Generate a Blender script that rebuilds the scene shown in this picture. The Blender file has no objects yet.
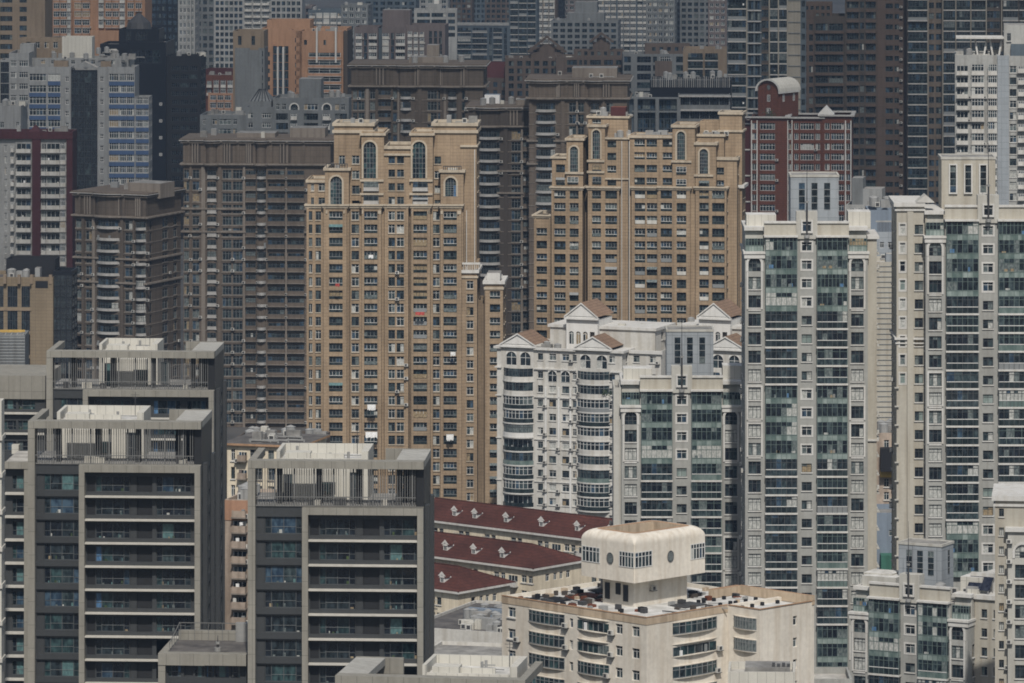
import bpy, math, random, re
from mathutils import Vector, Matrix
from mathutils.bvhtree import BVHTree

# ---------------------------------------------------------------- camera, world, sun, exposure
scene = bpy.context.scene
COL = scene.collection
F, YH, H = 5852.0, -300.0, 185.0        # focal length in pixels, row of the horizon, eye height in metres
cam_d = bpy.data.cameras.new('camera'); cam = bpy.data.objects.new('camera', cam_d); COL.objects.link(cam)
cam.location = (0, 0, H); cam.rotation_euler = (math.radians(90), 0, 0)
cam_d.sensor_fit = 'HORIZONTAL'; cam_d.sensor_width = 36.0; cam_d.lens = 36.0 * F / 1024.0
cam_d.shift_x = 0.0; cam_d.shift_y = -(341.5 - YH) / 1024.0
cam_d.clip_start = 1.0; cam_d.clip_end = 30000.0
scene.camera = cam

SUN_EL, SUN_AZ = 49.0, 4.0            # degrees; azimuth measured from straight behind the camera, minus = from the left
world = bpy.data.worlds.new('World'); scene.world = world; world.use_nodes = True
wn = world.node_tree.nodes; wl = world.node_tree.links
bg = wn['Background']; sky = wn.new('ShaderNodeTexSky'); sky.sky_type = 'NISHITA'; sky.sun_disc = False
sky.sun_elevation = math.radians(SUN_EL); sky.sun_rotation = math.radians(180 - SUN_AZ)
sky.dust_density = 2.0; sky.air_density = 1.2
wl.new(sky.outputs[0], bg.inputs[0]); bg.inputs[1].default_value = 0.062
sd = bpy.data.lights.new('sun', 'SUN'); sun = bpy.data.objects.new('sun', sd); COL.objects.link(sun)
sd.energy = 3.15; sd.angle = math.radians(1.2); sd.color = (1.0, 0.955, 0.89)
ca, sa = math.radians(SUN_EL), math.radians(SUN_AZ)
sundir = Vector((math.sin(sa) * math.cos(ca), -math.cos(sa) * math.cos(ca), math.sin(ca)))
sun.rotation_euler = sundir.to_track_quat('Z', 'Y').to_euler()
scene.view_settings.view_transform = 'Standard'; scene.view_settings.look = 'None'
scene.view_settings.exposure = 0.17; scene.view_settings.gamma = 1.0
scene.render.engine = 'CYCLES'
scene.cycles.use_denoising = True; scene.cycles.filter_width = 1.8
scene.cycles.max_bounces = 5; scene.cycles.diffuse_bounces = 2; scene.cycles.glossy_bounces = 2
scene.cycles.volume_bounces = 0; scene.cycles.transparent_max_bounces = 4
scene.cycles.caustics_reflective = False; scene.cycles.caustics_refractive = False

# ---------------------------------------------------------------- materials
MATS = {}
def nt(name):
    m = bpy.data.materials.new(name); m.use_nodes = True
    t = m.node_tree; return m, t, t.nodes['Principled BSDF']
def N(t, kind, **kw):
    n = t.nodes.new(kind)
    for k, v in kw.items(): setattr(n, k, v)
    return n
def wall_mat(name, c, rough=.85, var=.16, streak=.3, joint=None, dirt=(.3, .27, .24), band=None):
    """paint or stone with blotchy tone, rain streaks and optional panel joints"""
    m, t, p = nt(name); L = t.links.new
    g = N(t, 'ShaderNodeNewGeometry')
    n1 = N(t, 'ShaderNodeTexNoise'); n1.inputs['Scale'].default_value = .12; n1.inputs['Detail'].default_value = 5
    L(g.outputs['Position'], n1.inputs['Vector'])
    mp = N(t, 'ShaderNodeVectorMath', operation='MULTIPLY'); mp.inputs[1].default_value = (1.1, 1.1, .07)
    L(g.outputs['Position'], mp.inputs[0])
    n2 = N(t, 'ShaderNodeTexNoise'); n2.inputs['Scale'].default_value = 1.0; n2.inputs['Detail'].default_value = 4
    L(mp.outputs[0], n2.inputs['Vector'])
    n3 = N(t, 'ShaderNodeTexNoise'); n3.inputs['Scale'].default_value = 1.7; n3.inputs['Detail'].default_value = 3
    L(g.outputs['Position'], n3.inputs['Vector'])
    r1 = N(t, 'ShaderNodeMapRange'); r1.inputs['From Min'].default_value = .3; r1.inputs['From Max'].default_value = .7
    r1.inputs['To Min'].default_value = 1 - var; r1.inputs['To Max'].default_value = 1 + var * .6
    L(n1.outputs['Fac'], r1.inputs['Value'])
    r3 = N(t, 'ShaderNodeMapRange'); r3.inputs['From Min'].default_value = .3; r3.inputs['From Max'].default_value = .7
    r3.inputs['To Min'].default_value = 1 - var * .5; r3.inputs['To Max'].default_value = 1 + var * .4
    L(n3.outputs['Fac'], r3.inputs['Value'])
    mu = N(t, 'ShaderNodeMath', operation='MULTIPLY'); L(r1.outputs[0], mu.inputs[0]); L(r3.outputs[0], mu.inputs[1])
    vm = N(t, 'ShaderNodeVectorMath', operation='SCALE'); vm.inputs[0].default_value = c; L(mu.outputs[0], vm.inputs['Scale'])
    r2 = N(t, 'ShaderNodeMapRange'); r2.inputs['From Min'].default_value = .46; r2.inputs['From Max'].default_value = .68
    r2.inputs['To Max'].default_value = streak; L(n2.outputs['Fac'], r2.inputs['Value'])
    mx = N(t, 'ShaderNodeMix', data_type='RGBA'); L(r2.outputs[0], mx.inputs[0]); L(vm.outputs[0], mx.inputs[6])
    mx.inputs[7].default_value = (c[0] * dirt[0] * 1.3, c[1] * dirt[1] * 1.3, c[2] * dirt[2] * 1.3, 1)
    out = mx.outputs[2]
    if joint:
        sx = N(t, 'ShaderNodeSeparateXYZ'); L(g.outputs['Position'], sx.inputs[0])
        ad = N(t, 'ShaderNodeMath', operation='MULTIPLY_ADD'); L(sx.outputs[1], ad.inputs[0]); ad.inputs[1].default_value = .83; L(sx.outputs[0], ad.inputs[2])
        cb = N(t, 'ShaderNodeCombineXYZ'); L(ad.outputs[0], cb.inputs[0]); L(sx.outputs[2], cb.inputs[1])
        bk = N(t, 'ShaderNodeTexBrick'); L(cb.outputs[0], bk.inputs['Vector'])
        bk.offset = joint[2] if len(joint) > 2 else 0.0
        bk.inputs['Color1'].default_value = (1, 1, 1, 1); bk.inputs['Color2'].default_value = (.93, .93, .93, 1)
        bk.inputs['Mortar'].default_value = (.55, .55, .55, 1); bk.inputs['Scale'].default_value = 1.0
        bk.inputs['Mortar Size'].default_value = .03; bk.inputs['Brick Width'].default_value = joint[0]; bk.inputs['Row Height'].default_value = joint[1]
        m2 = N(t, 'ShaderNodeMix', data_type='RGBA', blend_type='MULTIPLY'); m2.inputs[0].default_value = 1.0
        L(out, m2.inputs[6]); L(bk.outputs['Color'], m2.inputs[7]); out = m2.outputs[2]
    L(out, p.inputs['Base Color']); p.inputs['Roughness'].default_value = rough; p.inputs['Specular IOR Level'].default_value = .25
    return m
def pane_mat(name, c1, c2, rough=.1, spec=.5, sc=1.2, lo=.4, hi=.65):
    """a window pane: dark room or curtain seen through glass, different in every window"""
    m, t, p = nt(name); L = t.links.new
    tc = N(t, 'ShaderNodeTexCoord'); oi = N(t, 'ShaderNodeObjectInfo')
    ml = N(t, 'ShaderNodeMath', operation='MULTIPLY'); ml.inputs[1].default_value = 190.0; L(oi.outputs['Random'], ml.inputs[0])
    ad = N(t, 'ShaderNodeVectorMath', operation='ADD'); L(tc.outputs['Object'], ad.inputs[0]); L(ml.outputs[0], ad.inputs[1])
    sc_ = N(t, 'ShaderNodeVectorMath', operation='MULTIPLY'); sc_.inputs[1].default_value = (1.6, 1.0, .8); L(ad.outputs[0], sc_.inputs[0])
    n = N(t, 'ShaderNodeTexNoise'); n.inputs['Scale'].default_value = sc; n.inputs['Detail'].default_value = 3; L(sc_.outputs[0], n.inputs['Vector'])
    r = N(t, 'ShaderNodeMapRange'); r.inputs['From Min'].default_value = lo; r.inputs['From Max'].default_value = hi; L(n.outputs['Fac'], r.inputs['Value'])
    mx = N(t, 'ShaderNodeMix', data_type='RGBA'); L(r.outputs[0], mx.inputs[0])
    mx.inputs[6].default_value = (*c1, 1); mx.inputs[7].default_value = (*c2, 1)
    L(mx.outputs[2], p.inputs['Base Color']); p.inputs['Roughness'].default_value = rough; p.inputs['Specular IOR Level'].default_value = spec
    return m
def roof_mat(name, c, c2, sc=.35, rough=.9):
    m, t, p = nt(name); L = t.links.new
    g = N(t, 'ShaderNodeNewGeometry')
    n = N(t, 'ShaderNodeTexNoise'); n.inputs['Scale'].default_value = sc; n.inputs['Detail'].default_value = 7; n.inputs['Roughness'].default_value = .65
    L(g.outputs['Position'], n.inputs['Vector'])
    r = N(t, 'ShaderNodeMapRange'); r.inputs['From Min'].default_value = .38; r.inputs['From Max'].default_value = .64; L(n.outputs['Fac'], r.inputs['Value'])
    mx = N(t, 'ShaderNodeMix', data_type='RGBA'); L(r.outputs[0], mx.inputs[0]); mx.inputs[6].default_value = (*c, 1); mx.inputs[7].default_value = (*c2, 1)
    L(mx.outputs[2], p.inputs['Base Color']); p.inputs['Roughness'].default_value = rough
    return m
DEF = {
 # walls
 'grey_stone': lambda n: wall_mat(n, (.268, .255, .220), var=.10, streak=.22, joint=(1.6, 3.1)),
 'grey_sunlit': lambda n: wall_mat(n, (.40, .39, .355), var=.10, streak=.22, joint=(1.6, 3.1)),  # grey stone made lighter: sunlight on the roof strip put into its colour
 'grey_ledge': lambda n: wall_mat(n, (.50, .48, .43), var=.08, streak=.15),
 'grey_panel': lambda n: wall_mat(n, (.050, .053, .055), rough=.5, var=.08, streak=.1),
 'dark_panel': lambda n: wall_mat(n, (.024, .025, .027), rough=.45, var=.1, streak=.1),
 'slat_metal': lambda n: wall_mat(n, (.15, .15, .145), rough=.5, var=.05, streak=0),
 'cream_roof': lambda n: wall_mat(n, (.55, .53, .47), var=.07, streak=.15, joint=(1.1, 6.0)),
 'cream_wall': lambda n: wall_mat(n, (.68, .63, .545), var=.15, streak=.36, dirt=(.45, .38, .30)),
 'cream_band': lambda n: wall_mat(n, (.50, .40, .29), var=.16, streak=.5),
 'rust_edge': lambda n: wall_mat(n, (.40, .25, .15), var=.3, streak=.3),
 'gtow': lambda n: wall_mat(n, (.335, .335, .312), var=.14, streak=.3),
 'gtow_light': lambda n: wall_mat(n, (.45, .44, .40), var=.10, streak=.35, dirt=(.4, .36, .3)),
 'gtow_taupe': lambda n: wall_mat(n, (.42, .395, .335), var=.1, streak=.35, dirt=(.4, .34, .27)),
 'gtow_blue': lambda n: wall_mat(n, (.30, .325, .345), var=.07, streak=.2, joint=(2.2, 1.6)),
 'trim_white': lambda n: wall_mat(n, (.56, .55, .52), var=.1, streak=.35, dirt=(.45, .4, .33)),
 'white_wall': lambda n: wall_mat(n, (.53, .515, .475), var=.16, streak=.42, dirt=(.42, .38, .32)),
 'white_clean': lambda n: wall_mat(n, (.64, .63, .60), var=.06, streak=.2),
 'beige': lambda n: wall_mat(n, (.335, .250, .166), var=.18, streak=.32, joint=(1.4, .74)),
 'beige_dark': lambda n: wall_mat(n, (.22, .165, .11), var=.18, streak=.3, joint=(1.4, .74)),  # beige with the shade of grooves and right sides put into the colour
 'beige_trim': lambda n: wall_mat(n, (.46, .395, .305), var=.14, streak=.35),
 'taupe': lambda n: wall_mat(n, (.150, .122, .098), var=.14, streak=.3, joint=(1.5, 1.5)),
 'taupe_dark': lambda n: wall_mat(n, (.112, .092, .075), var=.14, streak=.3, joint=(1.5, 1.5)),
 'taupe_deep': lambda n: wall_mat(n, (.076, .064, .055), var=.12, streak=.3),
 'taupe_trim': lambda n: wall_mat(n, (.225, .195, .165), var=.14, streak=.4),
 'slab_white': lambda n: wall_mat(n, (.40, .39, .37), var=.1, streak=.3),
 'maroon': lambda n: wall_mat(n, (.068, .024, .028), var=.15, streak=.3),
 'brick_red': lambda n: wall_mat(n, (.135, .052, .034), var=.15, streak=.25, joint=(.9, .6, .5)),
 'brick_dark': lambda n: wall_mat(n, (.07, .022, .022), var=.15, streak=.25),
 'orange_wall': lambda n: wall_mat(n, (.37, .215, .14), var=.15, streak=.35),
 'orange_tile': lambda n: wall_mat(n, (.38, .225, .14), var=.12, streak=.3),
 'tan_wall': lambda n: wall_mat(n, (.23, .18, .13), var=.12, streak=.3),
 'tan_brick': lambda n: wall_mat(n, (.215, .17, .115), var=.1, streak=.2, joint=(2.4, .8)),
 'office_white': lambda n: wall_mat(n, (.27, .275, .272), var=.1, streak=.35),
 'office_blue': lambda n: wall_mat(n, (.06, .10, .19), var=.1, streak=.25),
 'black_wall': lambda n: wall_mat(n, (.011, .013, .018), rough=.35, var=.1, streak=.1),
 'charcoal': lambda n: wall_mat(n, (.015, .0155, .018), rough=.7, var=.1, streak=.2),
 'far_grey': lambda n: wall_mat(n, (.165, .175, .178), var=.15, streak=.3),
 'far_white': lambda n: wall_mat(n, (.31, .312, .302), var=.15, streak=.35),
 'far_blue': lambda n: wall_mat(n, (.095, .12, .14), var=.15, streak=.25),
 'far_pink': lambda n: wall_mat(n, (.155, .13, .125), var=.12, streak=.3),
 'far_brown': lambda n: wall_mat(n, (.115, .09, .075), var=.12, streak=.3),
 'grid_tan': lambda n: wall_mat(n, (.27, .25, .21), var=.1, streak=.3),
 'brown_wall': lambda n: wall_mat(n, (.105, .078, .064), var=.1, streak=.25, joint=(2.5, 3.0)),
 'low_wall': lambda n: wall_mat(n, (.68, .60, .46), var=.12, streak=.4),
 'white_dim': lambda n: wall_mat(n, (.36, .36, .34), var=.15, streak=.45),
 'low_tan': lambda n: wall_mat(n, (.50, .37, .25), var=.1, streak=.3),
 'blue_paint': lambda n: wall_mat(n, (.20, .24, .29), var=.1, streak=.3),
 'green_paint': lambda n: wall_mat(n, (.05, .15, .11), var=.1, streak=.3),
 'yellow_paint': lambda n: wall_mat(n, (.50, .33, .09), var=.1, streak=.3),
 'old_wall': lambda n: wall_mat(n, (.38, .31, .25), var=.3, streak=.6),
 'metal': lambda n: wall_mat(n, (.30, .30, .29), rough=.45, var=.15, streak=.3),
 'metal_dark': lambda n: wall_mat(n, (.06, .06, .062), rough=.5, var=.15, streak=.2),
 'rust': lambda n: wall_mat(n, (.16, .055, .03), var=.3, streak=.3),
 'ac_white': lambda n: wall_mat(n, (.55, .54, .50), rough=.5, var=.15, streak=.4),
 'frame_white': lambda n: wall_mat(n, (.62, .62, .60), rough=.5, var=.08, streak=.2),
 'frame_grey': lambda n: wall_mat(n, (.22, .23, .23), rough=.5, var=.08, streak=.1),
 'frame_dark': lambda n: wall_mat(n, (.075, .082, .085), rough=.45, var=.08, streak=.1),
 'frame_green': lambda n: wall_mat(n, (.12, .16, .15), rough=.45, var=.08, streak=.1),
 # roofs
 'roof_grey': lambda n: roof_mat(n, (.15, .145, .135), (.30, .29, .27)),
 'roof_pale': lambda n: roof_mat(n, (.30, .28, .25), (.52, .50, .45)),
 'roof_white': lambda n: roof_mat(n, (.42, .41, .38), (.66, .65, .62), sc=.5),
 'roof_dark': lambda n: roof_mat(n, (.055, .05, .048), (.13, .12, .11)),
 'roof_pink': lambda n: roof_mat(n, (.12, .10, .092), (.20, .165, .155)),
 'roof_red': lambda n: wall_mat(n, (.086, .030, .022), var=.4, streak=.4, joint=(.9, .4, .5)),
 'roof_tile': lambda n: wall_mat(n, (.24, .16, .11), var=.16, streak=.3, joint=(.9, .45, .5)),
 'ground': lambda n: roof_mat(n, (.05, .05, .05), (.10, .095, .09), sc=.02),
 'leaf': lambda n: roof_mat(n, (.018, .035, .014), (.055, .085, .03), sc=.8),
 'bark': lambda n: roof_mat(n, (.06, .045, .03), (.11, .085, .06), sc=2),
 # panes
 'g_dark': lambda n: pane_mat(n, (.007, .011, .014), (.030, .042, .050)),
 'g_mid': lambda n: pane_mat(n, (.014, .024, .029), (.062, .086, .092)),
 'g_blue': lambda n: pane_mat(n, (.018, .035, .060), (.060, .100, .140)),
 'g_teal': lambda n: pane_mat(n, (.012, .024, .028), (.045, .085, .088)),
 'g_black': lambda n: pane_mat(n, (.006, .008, .012), (.016, .022, .030)),
 'c_pale': lambda n: pane_mat(n, (.30, .31, .29), (.50, .50, .47), rough=.35, sc=2.5),
 'c_grey': lambda n: pane_mat(n, (.07, .088, .09), (.17, .195, .19), rough=.3, sc=2.5),
 'c_tan': lambda n: pane_mat(n, (.20, .15, .09), (.34, .27, .17), rough=.35, sc=2.5),
 'c_teal': lambda n: pane_mat(n, (.065, .125, .13), (.11, .20, .20), rough=.3, sc=2),
 'c_blue': lambda n: pane_mat(n, (.05, .12, .24), (.10, .20, .33), rough=.3, sc=2),
 'c_brick': lambda n: pane_mat(n, (.28, .13, .05), (.36, .19, .09), rough=.5, sc=2),
 'sp_green': lambda n: pane_mat(n, (.17, .215, .20), (.28, .33, .31), rough=.2, sc=.6),
 'sp_green2': lambda n: pane_mat(n, (.09, .13, .12), (.17, .215, .20), rough=.2, sc=.6),
 'rail_black': lambda n: pane_mat(n, (.010, .016, .018), (.035, .048, .050), rough=.12, sc=.8),
 'cloth_white': lambda n: roof_mat(n, (.70, .70, .68), (.80, .80, .79), sc=3),
 'cloth_red': lambda n: roof_mat(n, (.35, .05, .04), (.45, .09, .07), sc=3),
 'solar': lambda n: pane_mat(n, (.010, .012, .022), (.03, .035, .05), rough=.15),
}
def M(name):
    if name not in MATS: MATS[name] = DEF[name](name)
    return MATS[name]

# ---------------------------------------------------------------- mesh accumulator
class MB:
    def __init__(s): s.v, s.f, s.m, s.mats = [], [], [], []
    def mi(s, mat):
        if mat not in s.mats: s.mats.append(mat)
        return s.mats.index(mat)
    def poly(s, pts, mat):
        b = len(s.v); s.v.extend(pts); s.f.append(tuple(range(b, b + len(pts)))); s.m.append(s.mi(mat))
    def box(s, x0, x1, y0, y1, z0, z1, mat, top=None, bot=True):
        if x1 < x0: x0, x1 = x1, x0
        if y1 < y0: y0, y1 = y1, y0
        if z1 < z0: z0, z1 = z1, z0
        b = len(s.v)
        s.v.extend([(x0, y0, z0), (x1, y0, z0), (x1, y1, z0), (x0, y1, z0), (x0, y0, z1), (x1, y0, z1), (x1, y1, z1), (x0, y1, z1)])
        i = s.mi(mat); j = s.mi(top) if top else i
        fs = [(0, 1, 5, 4), (1, 2, 6, 5), (2, 3, 7, 6), (3, 0, 4, 7)]
        for f in fs: s.f.append(tuple(b + k for k in f)); s.m.append(i)
        s.f.append((b + 4, b + 5, b + 6, b + 7)); s.m.append(j)
        if bot: s.f.append((b + 3, b + 2, b + 1, b)); s.m.append(i)
    def prism(s, pts, z0, z1, mat, top=None, bot=True):
        n = len(pts); b = len(s.v)
        s.v.extend([(x, y, z0) for x, y in pts] + [(x, y, z1) for x, y in pts]); i = s.mi(mat)
        for k in range(n):
            l = (k + 1) % n; s.f.append((b + k, b + l, b + n + l, b + n + k)); s.m.append(i)
        s.f.append(tuple(b + n + k for k in range(n))); s.m.append(s.mi(top) if top else i)
        if bot: s.f.append(tuple(b + n - 1 - k for k in range(n))); s.m.append(i)
    def cyl(s, x, y, r, z0, z1, mat, n=10, r1=None):
        r1 = r if r1 is None else r1; b = len(s.v); i = s.mi(mat)
        for (rr, z) in ((r, z0), (r1, z1)):
            for k in range(n): a = 2 * math.pi * k / n; s.v.append((x + rr * math.cos(a), y + rr * math.sin(a), z))
        for k in range(n):
            l = (k + 1) % n; s.f.append((b + k, b + l, b + n + l, b + n + k)); s.m.append(i)
        s.f.append(tuple(b + n + k for k in range(n))); s.m.append(i)
    def bar(s, p, q, r, mat):
        p, q = Vector(p), Vector(q); d = (q - p).normalized()
        a = d.cross(Vector((0, 0, 1)) if abs(d.z) < .9 else Vector((1, 0, 0))).normalized() * r; c = d.cross(a)
        b = len(s.v); i = s.mi(mat)
        for o in (p, q):
            for e in (a + c, a - c, -a - c, -a + c): s.v.append(tuple(o + e))
        for f in ((0, 1, 5, 4), (1, 2, 6, 5), (2, 3, 7, 6), (3, 0, 4, 7), (0, 3, 2, 1), (4, 5, 6, 7)): s.f.append(tuple(b + k for k in f)); s.m.append(i)
    def mesh(s, name):
        me = bpy.data.meshes.new(name); me.from_pydata(s.v, [], s.f)
        for m in s.mats: me.materials.append(M(m))
        me.polygons.foreach_set('material_index', s.m); me.update(); return me

def tag(o, label=None, cat=None, group=None, kind=None):
    if label: o['label'] = label
    if cat: o['category'] = cat
    if group: o['group'] = group
    if kind: o['kind'] = kind
    return o

# ---------------------------------------------------------------- window, balcony and unit templates (x across, -y outward, z up)
PAL = {
 'std': [('g_dark', 5), ('g_mid', 3), ('g_blue', 1)],
 'dark': [('g_dark', 7), ('g_mid', 1), ('g_blue', 1)],
 'teal': [('g_dark', 5), ('g_teal', 3), ('g_mid', 1)],
 'blue': [('g_blue', 4), ('g_dark', 3), ('g_mid', 1)],
 'pale': [('g_mid', 2), ('g_dark', 5), ('g_black', 2), ('c_grey', 1)],
 'black': [('g_black', 6), ('g_dark', 2)], 'bowp': [('g_teal', 4), ('g_dark', 2), ('g_mid', 2)],
}
CUR = {'std': [('c_pale', 3), ('c_grey', 5), ('c_tan', 1.2)], 'dark': [('c_grey', 4), ('c_pale', 1)], 'teal': [('c_teal', 4), ('c_grey', 3), ('c_blue', 1)],
       'blue': [('c_pale', 1), ('c_grey', 3)], 'pale': [('c_pale', 4), ('c_grey', 2), ('c_tan', .6), ('sp_green', 1)], 'black': [('g_mid', 1)], 'bowp': [('c_teal', 1), ('c_grey', 4)]}
CP = {'bowp': .3, 'std': .34, 'dark': .18, 'teal': .34, 'blue': .25, 'pale': .45, 'black': .1}
def wpick(r, lst):
    t = r.random() * sum(w for _, w in lst)
    for k, w in lst:
        t -= w
        if t <= 0: return k
    return lst[-1][0]
def pane_list(r, n, pal):
    """materials of n neighbouring panes of one window: a dark room, sometimes with drawn or half drawn curtains"""
    base = [wpick(r, PAL[pal]) for _ in range(n)]
    if r.random() < CP[pal]:
        c = wpick(r, CUR[pal]); mode = r.random()
        if mode < .35: base = [c] * n
        elif mode < .6:
            for i in range(max(1, n // 3)): base[i] = c
        elif mode < .85:
            for i in range(max(1, n // 3)): base[n - 1 - i] = c
        else: base[r.randrange(n)] = c
    return base
def t_win(w, h, r, n=2, tr=.28, fm='frame_white', pal='std', fw=.07, rail=None, sur=None, sill=None, rev=.25, hood=None, arch=False, proud=.05):
    if fm == 'mix': fm = wpick(r, [('frame_white', 5), ('frame_grey', 3), ('frame_dark', 3)])
    mb = MB(); ps = pane_list(r, n, pal); pw = w / n
    zt = h * (1 - tr) if tr else h
    for i in range(n):
        x0 = -w / 2 + i * pw
        if arch and i in (0, n - 1):
            pass
        mb.poly([(x0, 0, 0), (x0 + pw, 0, 0), (x0 + pw, 0, zt), (x0, 0, zt)], ps[i])
        if tr: mb.poly([(x0, 0, zt), (x0 + pw, 0, zt), (x0 + pw, 0, h), (x0, 0, h)], ps[i] if r.random() < .7 else wpick(r, PAL[pal]))
    y0 = -proud
    mb.box(-w / 2, w / 2, y0, .0, 0, fw, fm); mb.box(-w / 2, w / 2, y0, 0, h - fw, h, fm)
    for i in range(n + 1):
        x = -w / 2 + i * pw; a = fw if i in (0, n) else fw * .5
        mb.box(max(-w / 2, x - a), min(w / 2, x + a), y0 - .004, 0, fw, h - fw, fm)
    if tr: mb.box(-w / 2 + fw, w / 2 - fw, y0 - .008, 0, zt - fw * .4, zt + fw * .4, fm)
    if rail:
        hh = h * .29
        mb.box(-w / 2, w / 2, -.16, -.10, .02, hh, rail); mb.box(-w / 2, w / 2, -.2, -.08, hh, hh + .09, fm)
    if rail and r.random() < .16: mb.box(-w / 2 + .1, w / 2 - .1, -.42, -.2, hh * .2, hh + .35, r.choice(['frame_grey', 'c_tan', 'ac_white', 'c_grey']))
    if rail and r.random() < .1: mb.poly([(-w / 2, -rev - .5, h * .72), (w / 2, -rev - .5, h * .72), (w / 2, -rev, h), (-w / 2, -rev, h)], r.choice(['c_grey', 'frame_grey', 'c_teal']))
    if sur:
        e = .24; p = rev + .06
        mb.box(-w / 2 - e, -w / 2, -p, -.01, -e, h + e, sur); mb.box(w / 2, w / 2 + e, -p, -.01, -e, h + e, sur)
        mb.box(-w / 2, w / 2, -p, -.01, -e, 0, sur); mb.box(-w / 2, w / 2, -p, -.01, h, h + e, sur)
    if sill: mb.box(-w / 2 - .12, w / 2 + .12, -rev - .18, .0, -.16, -.002, sill)
    if hood: mb.box(-w / 2 - .15, w / 2 + .15, -rev - .3, .0, h + .01, h + .17, hood)
    return mb
def t_arch(w, h, r, n=3, fm='frame_white', pal='teal', sur='beige_trim', rev=.25, wall='beige', bars=6, fw=.09):
    """tall window with a round head, the corners of the rectangular hole filled with wall"""
    mb = MB(); R = w / 2; zc = h - R; K = 12
    arc = [(R * math.cos(math.pi * k / K), zc + R * math.sin(math.pi * k / K)) for k in range(K + 1)]
    ps = pane_list(r, n, pal); pw = w / n
    zs = [zc * k / bars for k in range(bars + 1)]
    for i in range(n):
        for k in range(bars):
            mb.poly([(-R + i * pw, 0, zs[k]), (-R + (i + 1) * pw, 0, zs[k]), (-R + (i + 1) * pw, 0, zs[k + 1]), (-R + i * pw, 0, zs[k + 1])], ps[i] if r.random() < .7 else wpick(r, PAL[pal]))
    mb.poly([(x, 0, z) for x, z in arc], ps[n // 2])
    for i in range(n + 1):
        x = -R + i * pw; mb.box(max(-R, x - fw / 2), min(R, x + fw / 2), -.06, 0, 0, zc + (R * .85 if 0 < i < n else 0), fm)
    for z in zs: mb.box(-R, R, -.065, 0, max(0, z - fw / 2), z + fw / 2, fm)
    for k in range(K):                     # wall fillets and the moulded ring
        (xa, za), (xb, zb) = arc[k], arc[k + 1]
        mb.poly([(xa, -rev - .01, za), (xb, -rev - .01, zb), (xb, -rev - .01, h + .02), (xa, -rev - .01, h + .02)], wall)
        mb.poly([(xa, -rev - .01, za), (xb, -rev - .01, zb), (xb, 0, zb), (xa, 0, za)], wall)
        if sur:
            s = (R + .38) / R; q = -rev - .12
            a2, b2 = (xa * s, zc + (za - zc) * s), (xb * s, zc + (zb - zc) * s)
            mb.poly([(xa, q, za), (xb, q, zb), (b2[0], q, b2[1]), (a2[0], q, a2[1])], sur)
            mb.poly([(a2[0], q, a2[1]), (b2[0], q, b2[1]), (b2[0], -rev, b2[1]), (a2[0], -rev, a2[1])], sur)
            mb.poly([(xa, q, za), (xb, q, zb), (xb, -rev, zb), (xa, -rev, za)], sur)
    if sur:
        mb.box(-R - .38, -R, -rev - .12, -rev + .02, 0, zc, sur); mb.box(R, R + .38, -rev - .12, -rev + .02, 0, zc, sur)
    return mb
def outline(w, p, arc):
    if arc:
        K = 8; pts = []
        for k in range(K + 1):
            a = math.pi * k / K; pts.append((-w / 2 * math.cos(a) if arc == 2 else -w / 2 + w * k / K, -p * (math.sin(a) ** .7)))
        return pts
    return [(-w / 2, 0), (-w / 2, -p), (w / 2, -p), (w / 2, 0)]
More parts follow.
